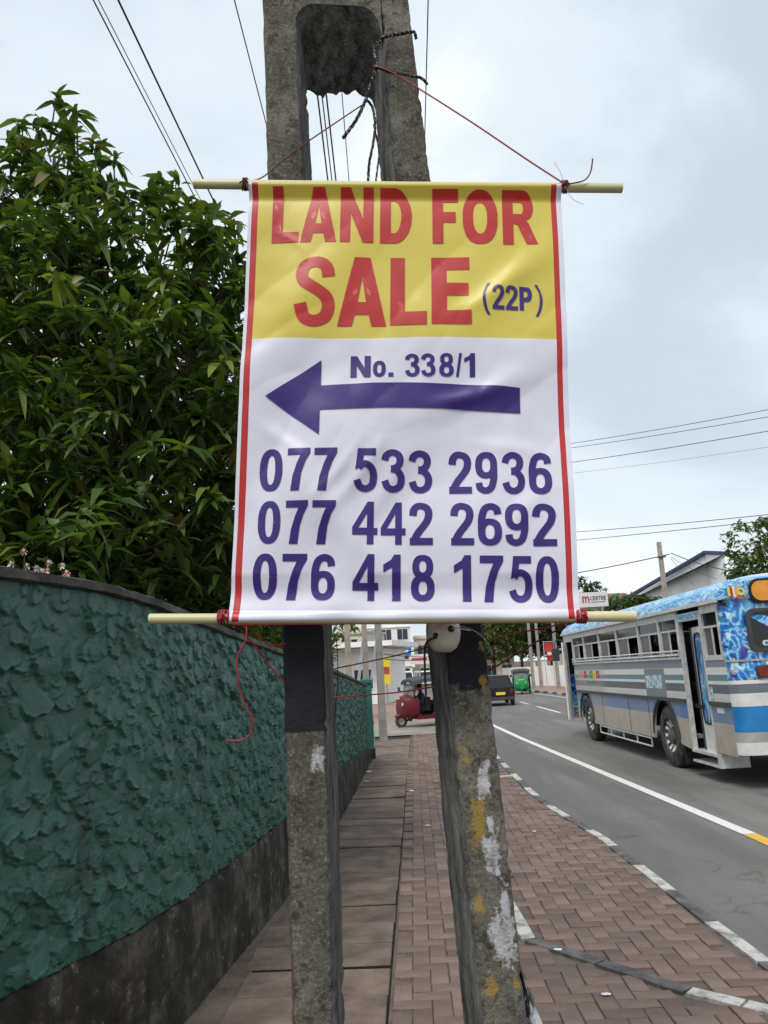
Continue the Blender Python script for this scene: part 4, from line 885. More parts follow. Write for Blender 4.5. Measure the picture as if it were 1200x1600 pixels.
b = MB(); b.tube(sm([(-.02, -.04, -.012), (-.045, -.03, -.02), (-.055, .0, -.05), (-.058, .01, -.16), (-.055, .015, -.2)]), .003, 6); b.build('lead', m_black, ins)
cord('loose_wire', [(718, 978, 2.09), (735, 983, 2.09), (752, 993, 2.1), (764, 1010, 2.12), (770, 1025, 2.14)], .0012, m_palewire, 'thin pale wire bowing from the insulator round the pole leg', 'wire')
cord('loose_wire', [(526, 1000, 2.2), (528, 1060, 2.2), (524, 1110, 2.2), (520, 1180, 2.2)], .0012, m_black, 'thin black wire hanging down inside the left pole leg', 'wire')

# ---- overhead lines
def wire(a, b_, r, mat, label, sag=.15, n=24, back=0):
    a, b_ = Vector(a), Vector(b_); a = a-(b_-a)*back; P = [a.lerp(b_, k/n)+Vector((0, 0, -sag*4*(k/n)*(1-k/n))) for k in range(n+1)]
    m = MB(); m.tube([p-a for p in P], r, 6); o = m.build('overhead_wire', mat, smooth=True); o.location = a; return tag(o, label, 'wire', 'overhead wires')
FP = Vector((-1.35, 21, 0))
wire(at(150, 0, 4.2), (-1.6, 21, 6.6), .0055, m_wire, 'overhead wire above the mango tree, outermost of the close pair', .05, back=.35)
wire(at(158, 0, 4.2), (-1.5, 21, 6.6), .004, m_palewire, 'pale overhead wire above the mango tree, inner of the close pair', .05, back=.35)
wire(at(187, 0, 4.2), (-1.3, 21, 6.2), .0075, m_wire, 'thick dark overhead cable passing behind the upper pipe end', .03, back=.35)
wire(at(367, 0, 4.2), (-1.0, 21, 5.6), .0042, m_wire, 'single thin overhead wire just outside the pole leg', .02, back=.35)
for k, (x, r, mt, d_) in enumerate(((494, .0065, m_wire, 'dark overhead wire seen through the pole opening, hugging the inner leg'), (501, .005, m_wire, 'dark overhead wire seen through the pole opening, middle of three'), (508, .0065, m_wire, 'dark overhead wire seen through the pole opening, last of three'), (533, .004, m_palewire, 'pale thin overhead wire alone in the middle of the pole opening'))):
    wire(at(x, 130, 5.0), (-.95+k*.06, 21, 5.2+.1*k), r, mt, d_, .02, back=.3)
wire(at(669, -10, 4.6), (.3, 40, 6.0), .0045, m_wire, 'thin overhead wire rising alone beside the roped pole leg', .02, back=.3)

# ================================================================== BUS
m_tyre = M('tyre_rubber', (.035, .033, .031), .85, .35, 8, col2=(.10, .09, .08), bump=.4); m_steel = M('dull_steel', (.42, .41, .39), .4, .25, 9, metal=.7); m_alu = M('aluminium_trim', (.60, .60, .58), .4, .2, 7, metal=.25, spec=.5)
m_dark = M('dark_interior', (.012, .012, .013), .8, .2, 5); m_grille = M('dark_frame', (.05, .05, .052), .5, .2, 6)
def glass(name, col, rough=.06, clear=False):
    m = bpy.data.materials.new(name); m.use_nodes = True; B = m.node_tree.nodes['Principled BSDF']; t = m.node_tree
    B.inputs['Base Color'].default_value = col+(1,); B.inputs['Roughness'].default_value = rough; B.inputs['Specular IOR Level'].default_value = .4
    tr = t.nodes.new('ShaderNodeBsdfTransparent'); tr.inputs[0].default_value = (.6, .64, .64, 1); ms = t.nodes.new('ShaderNodeMixShader'); ms.inputs[0].default_value = .45 if clear else .12
    t.links.new(tr.outputs[0], ms.inputs[2]); t.links.new(B.outputs[0], ms.inputs[1]); t.links.new(ms.outputs[0], t.nodes['Material Output'].inputs[0]); return m
m_glass = glass('tinted_glass', (.02, .022, .022)); m_glass2 = glass('grey_glass', (.12, .122, .115), .2)
m_side, g = new_mat('bus_side_paint', .38, .5)
stripes = [(0, (.46, .40, .33)), (.80, (.42, .43, .44)), (.84, (.13, .22, .38)), (1.115, (.60, .60, .57)), (1.24, (.10, .125, .14)), (1.36, (.68, .70, .68)), (1.41, (.12, .23, .26)), (1.50, (.68, .69, .65)), (1.60, (.21, .235, .26)), (1.75, (.5, .5, .48))]
zf = g.math('DIVIDE', g.z, 2.0)
c = g.ramp(zf, [(p/2.0, q) for p, q in stripes], 'CONSTANT')
fr = g.smooth(g.x, 3.2, 4.2); c = g.mix(g.math('MULTIPLY', fr, .55), c, (.34, .33, .32))
mid_ = g.math('MULTIPLY', g.math('MULTIPLY', g.smooth(g.x, -.12, -.1), g.smooth(g.x, .92, .9)), g.math('MULTIPLY', g.smooth(g.z, 1.12, 1.125), g.smooth(g.z, 1.60, 1.595)))
c = g.mix(mid_, c, (.17, .225, .25))
blu = g.math('MULTIPLY', g.math('MULTIPLY', g.smooth(g.x, -.62, -.63), g.smooth(g.x, -.95, -.94)), g.math('MULTIPLY', g.smooth(g.z, .83, .835), g.smooth(g.z, 1.09, 1.085)))
c = g.mix(blu, c, (.06, .17, .40))
dirt = g.math('MULTIPLY', g.smooth(g.noise(g.obj, 3, 6, .7), .35, .75), g.smooth(g.z, 1.5, .5)); c = g.mix(g.math('MULTIPLY', dirt, .7), c, (.30, .25, .20))
g.link(c, g.B.inputs['Base Color'])
m_swirl, g = new_mat('airbrushed_blue', .3, .5)
mp_ = g.n('ShaderNodeMapping'); g.link(g.obj, mp_.inputs[0]); mp_.inputs['Scale'].default_value = (.8, .8, .9)
s1 = g.noise(mp_.outputs[0], 2.3, 3, .5, 2.6); s2 = g.noise(mp_.outputs[0], 4.6, 3, .5, 1.5)
c = g.ramp(s1, [(.30, (.01, .02, .10)), (.40, (.01, .10, .40)), (.48, (.02, .27, .66)), (.535, (.40, .68, .84)), (.57, (.02, .26, .64)), (.70, (.05, .03, .28))])
c = g.mix(g.smooth(s2, .58, .66), c, (.62, .80, .88)); c = g.mix(g.smooth(s2, .36, .30), c, (.02, .025, .10)); s3 = g.noise(mp_.outputs[0], 3.1, 2, .5, 2.0); c = g.mix(g.smooth(s3, .66, .70), c, (.55, .32, .06)); c = g.mix(g.smooth(s3, .335, .30), c, (.03, .22, .10)); g.link(c, g.B.inputs['Base Color'])
m_roof, g = new_mat('bus_roof_paint', .35, .5)
mp_ = g.n('ShaderNodeMapping'); g.link(g.obj, mp_.inputs[0]); mp_.inputs['Scale'].default_value = (.7, 1.5, 3.0)
s1 = g.noise(mp_.outputs[0], 2.2, 5, .6, 2.2); c = g.ramp(s1, [(.30, (.01, .07, .32)), (.43, (.025, .24, .56)), (.51, (.20, .50, .68)), (.55, (.58, .72, .77)), (.60, (.035, .28, .58)), (.75, (.012, .10, .40))])
c = g.mix(g.smooth(g.z, 2.76, 2.83), c, (.55, .66, .70)); g.link(c, g.B.inputs['Base Color'])
m_bwhite = M('bus_white', (.70, .70, .68), .4, .12, 5); m_bblue = M('bus_blue', (.022, .20, .50), .35, .12, 4); m_bgrey = M('bus_grey', (.15, .17, .19), .4, .15, 4); m_beige = M('bus_skirt', (.40, .38, .35), .5, .2, 5)
m_orange = M('orange_panel', (.72, .30, .04), .5, .12, 8); m_redl = M('red_lamp', (.20, .02, .015), .2, .3, 12); m_amber = M('amber_lamp', (.40, .10, .015), .2, .3, 12); m_yellow = M('yellow', (.72, .55, .04), .5, .1, 8); m_greenp = M('leaf_green_paint', (.05, .30, .10), .5, .3, 9); m_redp = M('red_paint', (.5, .03, .03), .5, .15, 8)
bus = empty('bus', (4.15, 13.27, gz(13.6)-.08), math.atan2(1, -.0305), 'airbrushed blue and grey passenger bus with its rear door open', 'bus')
bus.rotation_euler = (0, rad(.65), bus.rotation_euler[2])
SIDE = lambda a, z, d: Vector((a, -d, z))
def arch(cx, r, n=14, z0=.43): return [(cx+r*math.cos(math.pi*k/n), .5+r*math.sin(math.pi*k/n)) for k in range(n+1)]
R_, F_ = .12, 5.30
low = [(-2.52, .43), (-1.86, .43), (-1.86, 1.77), (-2.52, 1.77)]
b = MB(); b.plate(low, [], SIDE, .04)
low2 = [(-.96, .38)]+[(R_-.62, .43)]+list(reversed(arch(R_, .60)))+[(R_+.62, .43), (F_-.62, .43)]+list(reversed(arch(F_, .60)))+[(F_+.62, .40), (6.18, .40), (6.18, 1.77), (-.96, 1.77)]
b.plate(low2, [], SIDE, .04); b.build('side_panel', m_side, bus)
def right_side():
    b = MB(); b.box(-2.52, 7.05, -2.42, -2.38, .43, 1.77); b.box(-2.52, 7.05, -2.42, -2.38, 2.36, 2.5)
    for s in (-2.5, -1.2, .1, 1.4, 2.7, 4.0, 5.3, 6.95): b.box(s-.04, s+.04, -2.42, -2.37, 1.77, 2.36)
    o = b.build('side_panel', m_side, bus); S = (-2.5, -1.2, .1, 1.4, 2.7, 4.0, 5.3, 6.95)
    for a, c in zip(S[:-1], S[1:]): q = MB(); q.box(a+.045, c-.045, -2.405, -2.395, 1.775, 2.355); q.build('pane', m_glass, o)
    return o
right_side()
# roof: crowned loft
b = MB(); rings = []
for s, k in ((-2.66, .80), (-2.60, .93), (-2.45, 1), (0, 1), (3, 1), (6, 1), (6.8, .96), (7.12, .8)):
    ring = []
    for t in range(17):
        a = math.pi*t/16; yy = -1.2+1.24*math.copysign(abs(math.cos(a))**.72, math.cos(a))*(.96+.04*k); zz = 2.50+.36*k*abs(math.sin(a))**.8; ring.append((s, yy, zz))
    rings.append(ring)
b.loft(rings); roof = b.build('roof', m_roof, bus, smooth=50)
b = MB(); b.bar((-2.6, .045, 2.50), (7.05, .045, 2.50), .05, .05); b.build('gutter', m_alu, bus)
b = MB(); b.bar((-2.53, .014, 1.105), (-1.86, .014, 1.105), .024, .055); b.bar((-.96, .014, 1.105), (6.18, .014, 1.105), .024, .055); b.build('rub_strip', m_grille, bus)
b = MB(); b.bar((-.96, .01, 1.755), (6.18, .01, 1.755), .03, .04); b.build('waist_rail', m_alu, bus)
# window bay: pillars, frames, panes, guard rail
b = MB(); b.plate([(-.96, 2.36), (6.18, 2.36), (6.18, 2.49), (-.96, 2.49)], [], SIDE, .035); b.plate([(-2.5, 2.42), (-1.86, 2.42), (-1.86, 2.49), (-2.5, 2.49)], [], SIDE, .035); b.build('window_header', m_alu, bus)
pill = [-.93, -.08, 1.02, 2.40, 3.72, 5.05, 6.15]
for s in pill:
    b = MB(); b.box(s-.032, s+.032, -.035, .008, 1.775, 2.42); b.build('window_pillar', m_alu, bus)
random.seed(5)
for s0, s1 in zip(pill[:-1], pill[1:]):
    b = MB(); a0, a1 = s0+.04, s1-.04; mid = (a0+a1)/2
    for r in ((a0, a1, 2.17, 2.20), (a0, a1, 1.80, 1.83), (mid-.015, mid+.015, 1.83, 2.17), (a0, a0+.025, 1.83, 2.17), (a1-.025, a1, 1.83, 2.17)): b.box(r[0], r[1], -.03, -.012, r[2], r[3])
    f = b.build('window_frame', m_alu, bus)
    b = MB(); b.box(a0, a1, -.026, -.02, 2.20, 2.36); b.build('pane', m_glass, f)
    side_ = random.random() < .5; p0 = (a0+.025, mid) if side_ else (mid, a1-.025)
    b = MB(); b.box(p0[0], p0[1], -.034, -.031, 1.83, 2.17); b.build('pane', m_glass2, f)
b = MB()
for z in (1.865, 1.80): b.tube([(-.94, .03, z), (6.16, .03, z)], .014, 8)
for s in pill: b.tube([(s, .03, 1.86), (s, .005, 1.77)], .012, 6)
b.build('guard_rail', m_alu, bus)
# rear quarter window
f = MB(); f.plate([(-2.49, 1.70), (-1.88, 1.70), (-1.88, 2.42), (-2.49, 2.42)], [[(-2.44, 1.755), (-1.93, 1.755), (-1.93, 2.36), (-2.44, 2.36)]], lambda a, z, d: Vector((a, .008-d, z)), .04); fo = f.build('window_frame', m_alu, bus)
b = MB(); b.box(-2.44, -1.93, -.02, -.005, 2.15, 2.18); b.box(-2.22, -2.19, -.02, -.005, 1.755, 2.15); b.build('glazing_bar', m_alu, fo)
b = MB(); b.box(-2.44, -1.93, -.03, -.024, 2.18, 2.36); b.build('pane', m_glass, fo); b = MB(); b.box(-2.19, -1.93, -.03, -.024, 1.755, 2.15); b.build('pane', m_glass2, fo)
# interior
b = MB(); b.box(-2.4, 6.9, -2.3, -.1, 1.0, 1.05); b.box(-2.4, 6.9, -2.3, -.1, 2.47, 2.49); b.build('interior_floor', m_dark, bus)
m_seat = M('seat_cover', (.06, .07, .11), .8, .3, 9)
for s in np.arange(.2, 6, .82):
    b = MB(); b.box(s, s+.42, -1.0, -.12, 1.35, 1.45); b.loft([[(s-.05, -1.0, 1.4), (s+.06, -1.0, 1.4), (s+.06, -.12, 1.4), (s-.05, -.12, 1.4)], [(s-.14, -.97, 2.0), (s-.04, -.97, 2.0), (s-.04, -.15, 2.0), (s-.14, -.15, 2.0)]]); b.box(s+.1, s+.2, -.9, -.8, 1.05, 1.35); b.build('seat', m_seat, bus)
# rear door opening and leaf
b = MB()
for a0, a1 in ((-1.86, -1.81), (-1.01, -.96)): b.box(a0, a1, -.06, .006, .36, 2.42)
b.box(-1.81, -1.01, -.06, .006, 2.30, 2.42); b.build('door_frame', m_alu, bus)
b = MB(); b.box(-1.8, -1.02, -.03, .012, 2.32, 2.40); b.build('door_sign', m_roof, bus)
dl = empty('door', (-1.80, -.02, 0)); dl.parent = bus; dl.rotation_euler = (0, 0, rad(-9))
D2 = lambda a, z, d: Vector((a, -d, z))
rr_ = lambda x0, x1, z0, z1, r: [(x0+r+r*math.cos(t), z0+r+r*math.sin(t)) for t in np.linspace(math.pi, 1.5*math.pi, 6)]+[(x1-r+r*math.cos(t), z0+r+r*math.sin(t)) for t in np.linspace(1.5*math.pi, 2*math.pi, 6)]+[(x1-r+r*math.cos(t), z1-r+r*math.sin(t)) for t in np.linspace(0, .5*math.pi, 6)]+[(x0+r+r*math.cos(t), z1-r+r*math.sin(t)) for t in np.linspace(.5*math.pi, math.pi, 6)]
b = MB(); b.plate([(0, .40), (.60, .40), (.60, 2.2), (0, 2.2)], [rr_(.06, .50, .80, 2.1, .12)], D2, .04); b.build('door_skin', m_bwhite, dl)
b = MB(); b.plate(rr_(.065, .495, .805, 2.095, .11), [], lambda a, z, d: Vector((a, -.01-d, z)), .015); b.build('door_graphic', m_swirl, dl)
b = MB(); b.plate(rr_(.045, .515, .785, 2.115, .13), [rr_(.07, .49, .81, 2.09, .11)], lambda a, z, d: Vector((a, .012-d, z)), .02); b.build('rubber_seal', m_black, dl)
b = MB(); b.box(.60, .70, -.045, .01, .40, 2.2); b.build('door_edge', m_grille, dl)
b = MB(); b.box(-1.86, -.96, -.4, .015, .36, .40); b.box(-1.95, -.96, -.4, .02, .22, .25); b.box(-1.95, -1.86, -.4, .012, .25, .42); b.build('step', m_alu, bus)
b = MB(); b.box(-1.8, -1.0, -.5, -.42, .3, 2.3); b.build('step_well', m_dark, bus)
# front door leaf standing open
dl = empty('door', (6.98, .03, 0)); dl.parent = bus; dl.rotation_euler = (0, 0, rad(166))
b = MB(); b.plate([(0, .42), (.5, .42), (.5, 2.3), (0, 2.3)], [rr_(.07, .43, .95, 2.2, .1)], D2, .04); b.build('door_skin', m_bwhite, dl); b = MB(); b.plate(rr_(.07, .43, .955, 2.195, .1), [], lambda a, z, d: Vector((a, -.012-d, z)), .012); b.build('door_graphic', m_swirl, dl)
b = MB(); b.plate([(6.18, 2.3), (7.08, 2.3), (7.08, 2.5), (6.18, 2.5)], [], SIDE, .05); b.plate([(6.92, .40), (7.08, .40), (7.08, 2.3), (6.92, 2.3)], [], SIDE, .05); b.build('door_frame', m_alu, bus)
# front end
b = MB(); b.loft([[(7.07, 0, .42), (7.07, -2.4, .42), (7.07, -2.4, 1.5), (7.07, 0, 1.5)], [(7.3, -.1, .42), (7.3, -2.3, .42), (7.3, -2.3, 1.5), (7.3, -.1, 1.5)]]); b.build('front_panel', m_swirl, bus); b = MB(); b.loft([[(7.07, -.02, 1.5), (7.07, -2.38, 1.5), (7.05, -2.34, 2.5), (7.05, -.06, 2.5)], [(7.29, -.1, 1.5), (7.29, -2.3, 1.5), (7.1, -2.25, 2.5), (7.1, -.15, 2.5)]]); b.build('windscreen', m_glass, bus)
b = MB(); b.tube(sm([(7.05, .0, 2.35), (7.2, .16, 2.38), (7.22, .2, 2.25), (7.22, .2, 2.15)]), .015, 6); b.box(7.19, 7.25, .11, .29, 1.85, 2.17); b.build('mirror', m_grille, bus)
# rear end: rounded corners
def rear_ring(z0, z1, off=0, y0=.0, y1=-2.4):
    ps = []
    for k in range(7): a = math.pi/2*k/6; ps.append((-2.52-.16*math.sin(a)-off*math.sin(a), y0-.16+(.16+off)*math.cos(a)))
    for k in range(7): a = math.pi/2*k/6; ps.append((-2.52-.16*math.cos(a)-off*math.cos(a), y1+.16-(.16+off)*math.sin(a)))
    return [[(x, y, z) for x, y in ps]+[(-2.45, y1+.1, z), (-2.45, y0-.1, z)] for z in (z0, z1)]
for z0, z1, mt, nm in ((.46, .62, m_bwhite, 'rear_skirt'), (.62, .75, m_beige, 'rear_skirt'), (.75, 1.08, m_bblue, 'rear_band'), (1.08, 1.25, m_bwhite, 'rear_band'), (1.25, 1.37, m_bgrey, 'rear_band'), (1.37, 1.42, m_bwhite, 'rear_band'), (1.42, 2.52, m_swirl, 'rear_panel')):
    b = MB(); r = rear_ring(z0+.0005, z1-.0005); 
    if z1 > 2.4: r[-1] = [(x+.05, y, z) for x, y, z in r[-1]]
    b.loft(r); b.build(nm, mt, bus, smooth=35)
b = MB(); r = rear_ring(1.665, 1.69, .006); b.loft(r); b.build('rear_trim', m_beige, bus)
RE = lambda y, z, d: Vector((-2.682+d, y, z))
b = MB(); b.plate(rr_(-2.12, -.28, 1.78, 2.36, .12), [rr_(-2.06, -.34, 1.83, 2.31, .09)], RE, -.03); wf = b.build('rear_window', m_grille, bus)
b = MB(); b.plate(rr_(-2.06, -.34, 1.83, 2.31, .09), [], RE, -.012); b.build('pane', m_glass, wf)
for k, y0 in enumerate((-.95, -1.35, -1.75)):
    b = MB(); b.plate([(y0, 1.98), (y0+.22, 2.02), (y0+.40, 2.12), (y0+.62, 2.26), (y0+.45, 2.27), (y0+.2, 2.18), (y0+.05, 2.2)], [], lambda y, z, d: RE(y, z, d-.014), -.003); b.build('sticker', m_swirl, wf)
b = MB(); b.plate(rr_(-.86, -.46, 1.86, 1.93, .03), [], lambda y, z, d: RE(y, z, d-.014), -.003); b.build('sticker', m_bwhite, wf); b = MB(); b.plate(rr_(-.83, -.49, 1.875, 1.915, .02), [], lambda y, z, d: RE(y, z, d-.018), -.003); b.build('sticker', m_bblue, wf)
b = MB(); b.plate(rr_(-1.75, -.42, 2.46, 2.73, .12), [], lambda y, z, d: Vector((-2.665+d, y, z)), -.03); op = b.build('route_panel', m_orange, bus)
b = MB(); b.plate(rr_(-1.78, -.39, 2.43, 2.76, .14), [rr_(-1.75, -.42, 2.46, 2.73, .12)], lambda y, z, d: Vector((-2.66+d, y, z)), -.025); b.build('panel_rim', m_dark, op)
em = sup(-.98, 2.59, .20, .11, 24, 2)
em = [(-.98+(p[0]+.98)*(1+.12*(k % 2)), 2.59+(p[1]-2.59)*(1+.12*(k % 2))) for k, p in enumerate(em)]
b = MB(); b.plate(em, [sup(-.98, 2.59, .06, .035, 12, 2)], lambda y, z, d: Vector((-2.696+d, y, z)), -.004); b.build('emblem', m_bwhite, op)
# flag and lamp emblem on the roof corner
for k, mt in enumerate((m_bblue, m_yellow, m_redp, m_bwhite, m_orange)):
    y0 = -.07-.035*k; b = MB(); b.plate([(y0, 2.56-.012*k), (y0-.03, 2.552-.012*k), (y0-.03, 2.66+.012*k), (y0, 2.652+.012*k)], [], lambda y, z, d: Vector((-2.668+d-(z-2.56)*-.12, y, z)), -.006); b.build('flag_stripe', mt, bus)
b = MB(); b.plate(sup(-.28, 2.60, .055, .055, 20, 2), [sup(-.28, 2.60, .03, .03, 14, 2)], lambda y, z, d: Vector((-2.672+d-(z-2.56)*-.12, y, z)), -.006); b.build('emblem', m_yellow, bus)
b = MB(); b.plate([(-.36, 2.512), (-.20, 2.512), (-.20, 2.53), (-.36, 2.53)], [], lambda y, z, d: Vector((-2.68+d, y, z)), -.006); b.build('emblem', m_redp, bus)
b = MB(); b.plate(rr_(-.80, -.32, 1.44, 1.60, .03), [], lambda y, z, d: RE(y, z, d), -.02); tl = b.build('tail_light', m_grille, bus)
for y0, mt in ((-.54, m_redl), (-.78, m_amber)): b = MB(); b.plate(rr_(y0, y0+.20, 1.46, 1.58, .02), [], lambda y, z, d: RE(y, z, d-.018), -.012); b.build('lens', mt, tl)
b = MB(); b.plate(rr_(-.95, -.58, .66, .76, .03), [], RE, -.025); b.build('tail_light', m_amber, bus)
b = MB(); b.plate(sup(-.52, 1.63, .05, .03, 16, 2), [sup(-.52, 1.63, .02, .012, 10, 2)], RE, -.004); b.build('sticker', m_bwhite, bus)
b = MB(); b.bar((-2.80, -.45, .53), (-2.80, -2.0, .53), .05, .12); b.build('bumper', m_steel, bus)
b = MB(); b.box(-2.0, 6.8, -2.0, -.4, .55, .95); b.build('chassis', m_dark, bus)
# decals on the side
b = MB(); b.plate([(-2.28, .98), (-2.05, .98), (-2.05, 1.05), (-2.28, 1.05)], [], lambda a, z, d: Vector((a, .003-d, z)), .002); b.build('filler_flap', m_bwhite, bus)
m_decal, g = new_mat('faded_sticker', .5, .4); c = g.ramp(g.noise(g.obj, 13, 2, .5, .8), [(.38, (.16, .30, .36)), (.45, (.55, .68, .70)), (.55, (.62, .70, .70)), (.6, (.10, .22, .30)), (.66, (.55, .66, .68))], 'CONSTANT'); g.link(c, g.B.inputs['Base Color'])
b = MB(); b.plate([(.05, 1.27), (.85, 1.27), (.88, 1.48), (.05, 1.50)], [], lambda a, z, d: Vector((a, .003-d, z)), .002); b.build('side_sticker', m_decal, bus)
b = MB(); b.plate([(-2.0, 1.16), (-1.9, 1.14), (-1.88, 1.32), (-1.98, 1.34)], [], lambda a, z, d: Vector((a, .004-d, z)), .002); b.build('side_sticker', m_decal, bus)
for k, (s, mt) in enumerate(((5.6, m_orange), (5.15, m_redp), (4.35, m_yellow), (4.05, m_redp), (4.62, m_greenp))):
    b = MB(); b.plate(rr_(s-.13, s+.13, 1.42, 1.58, .05), [rr_(s-.05, s+.05, 1.47, 1.53, .02)], lambda a, z, d: Vector((a, .003-d, z)), .002); b.build('side_lettering', mt, bus)
for k in range(8):
    s = 5.0-k*.13; b = MB(); b.plate([(s, 1.30), (s+.09, 1.30), (s+.09, 1.345+.02*(k % 3)), (s, 1.345)], [], lambda a, z, d: Vector((a, .003-d, z)), .002); b.build('side_lettering', m_bgrey, bus)
for s in (3.9, .9, 2.05): b = MB(); b.box(s-.006, s+.006, -.002, .005, .45, 1.08); b.build('panel_seam', m_grille, bus)
m_rimd = M('dusty_rim', (.10, .09, .08), .6, .3, 8)
# wheels
def wheel(parent, x, y, r, w_, rimr, slots=10, nm='wheel', out=1):
    h = empty(nm, (x, y, r)); h.parent = parent; b = MB()
    b.lathe([(rimr, -w_/2*out), (r*.86, -w_/2*out), (r*.97, -w_*.40*out), (r, -w_*.25*out), (r, w_*.25*out), (r*.97, w_*.40*out), (r*.86, w_/2*out), (rimr, w_/2*out), (rimr*.98, w_*.3*out)], (0, 0, 0), 'y', 36); b.f, b.m = b.f[:-2], b.m[:-2]; b.build('tyre', m_tyre, h, smooth=35)
    b = MB(); b.lathe([(rimr*1.0, w_*.42*out), (rimr*.93, w_*.46*out), (rimr*.88, w_*.30*out), (rimr*.45, w_*.18*out), (rimr*.42, w_*.44*out), (rimr*.30, w_*.48*out), (.01, w_*.48*out)], (0, 0, 0), 'y', 32); del b.f[-2], b.m[-2]; rim = b.build('rim', m_rimd if r > .4 else m_steel, h, smooth=40)
    for k in range(slots):
        a = 2*math.pi*k/slots; c_, s_ = math.cos(a), math.sin(a); p = Vector((c_*rimr*.5, w_*.24*out, s_*rimr*.5)); q = Vector((c_*rimr*.86, w_*.40*out, s_*rimr*.86)); b = MB(); b.bar(p, q, .05 if r > .4 else .02, .014, up=(0, out, 0)); b.build('spoke', m_bwhite if r > .4 else m_alu, rim)
    return h
for y in (-.19, -2.2): wheel(bus, R_, y, .50, .30, .29, 12, out=1 if y > -1 else -1); wheel(bus, F_, y, .50, .28, .29, 12, out=1 if y > -1 else -1)
b = MB(); b.box(R_-.66, R_-.64, -.45, -.03, .12, .5); b.build('mud_flap', m_black, bus)
b = MB()
for z in (.40, .26): b.tube([(.98, -.02, z), (4.35, -.02, z)], .016, 8)
for s in (.98, 1.8, 2.65, 3.5, 4.35): b.tube([(s, -.02, .43), (s, -.02, .26)], .013, 6)
b.build('side_guard', m_alu, bus)
for cx in (R_, F_):
    b = MB(); A, B2 = arch(cx, .60), arch(cx, .64); b.plate(A+list(reversed(B2)), [], lambda a, z, d: Vector((a, .015-d, z)), .03); b.build('wheel_arch', m_grille, bus)

# ================================================================== PEOPLE (seated figures)
def seated(name, loc, rz, label, top, legs, skin=(.17, .09, .06), scale=1.0):
    P = {'pel': (0, 0, .12), 'bel': (0, -.02, .30), 'che': (0, -.03, .50), 'nek': (0, -.01, .63), 'hed': (0, .01, .73), 'crn': (0, .0, .84)}
    root = empty(name, loc, rz, label, 'person'); root.scale = (scale,)*3
    def skin_obj(nm, verts, edges, radii, mat, rooti=0):
        me = bpy.data.meshes.new(nm); me.from_pydata(verts, edges, []); o = bpy.data.objects.new(nm, me); COL.objects.link(o); o.parent = root
        m = o.modifiers.new('skin', 'SKIN'); o.modifiers.new('sub', 'SUBSURF').levels = 2; o.modifiers['sub'].render_levels = 2
        for i, r in enumerate(radii): me.skin_vertices[0].data[i].radius = r if isinstance(r, tuple) else (r, r)
        me.skin_vertices[0].data[rooti].use_root = True; me.materials.append(mat); m.use_smooth_shade = True; return o
    mt, ml, ms = M(name+'_top', top, .8), M(name+'_legs', legs, .8), M(name+'_skin', skin, .5)
    v = [(0, 0, .10), (0, -.02, .30), (0, -.03, .48), (0, -.01, .60), (0, .0, .66), (0, .03, .76), (0, .02, .86), (.19, -.03, .54), (.24, .06, .32), (.17, .30, .24), (.13, .38, .24), (-.19, -.03, .54), (-.24, .06, .32), (-.17, .30, .24), (-.13, .38, .24), (.10, .05, .08), (.13, .44, .10), (.12, .42, -.28), (.12, .52, -.34), (-.10, .05, .08), (-.13, .44, .10), (-.12, .42, -.28), (-.12, .52, -.34)]
    ed = [(0, 1), (1, 2), (2, 3), (3, 4), (4, 5), (5, 6), (2, 7), (7, 8), (8, 9), (9, 10), (2, 11), (11, 12), (12, 13), (13, 14), (0, 15), (15, 16), (16, 17), (17, 18), (0, 19), (19, 20), (20, 21), (21, 22)]
    ra = [(.15, .12), (.14, .11), (.17, .11), .07, .05, (.085, .10), .07, .06, .048, .035, .03, .06, .048, .035, .03, .09, .065, .045, .04, .09, .065, .045, .04]
    body = skin_obj('body', v, ed, ra, mt)
    body.data.materials.append(ms)
    h = MB(); h.lathe([(.005, -.115), (.05, -.10), (.075, -.05), (.085, .0), (.085, .05), (.065, .10), (.005, .125)], (0, .035, .775), 'z', 18); hd_ = h.build('head', ms, root, smooth=True)
    h = MB(); h.lathe([(.092, -.01), (.096, .04), (.075, .11), (.005, .14)], (0, .018, .785), 'z', 18); h.build('hair', M(name+'_hair', (.012, .01, .009), .6), root, smooth=True)
    h = MB(); h.loft([[(-.012, .115, .75), (.012, .115, .75), (0, .118, .79)], [(-.006, .135, .755), (.006, .135, .755), (0, .12, .785)]]); h.build('nose', ms, root)
    h = MB()
    for s in (-1, 1): h.lathe([(.002, .0), (.009, .002), (.002, .006)], (s*.032, .112, .79), 'y', 8)
    h.build('eyes', m_dark, root)
    for s in (-1, 1): h = MB(); h.lathe([(.004, 0), (.02, .004), (.004, .012)], (s*.085-(.012 if s < 0 else 0), .03, .775), 'x', 10); h.build('ear', ms, root)
    l = skin_obj('trousers', [v[0], v[15], v[16], v[17], v[19], v[20], v[21]], [(0, 1), (1, 2), (2, 3), (0, 4), (4, 5), (5, 6)], [(.16, .13), .098, .073, .055, .098, .073, .055], ml)
    return root

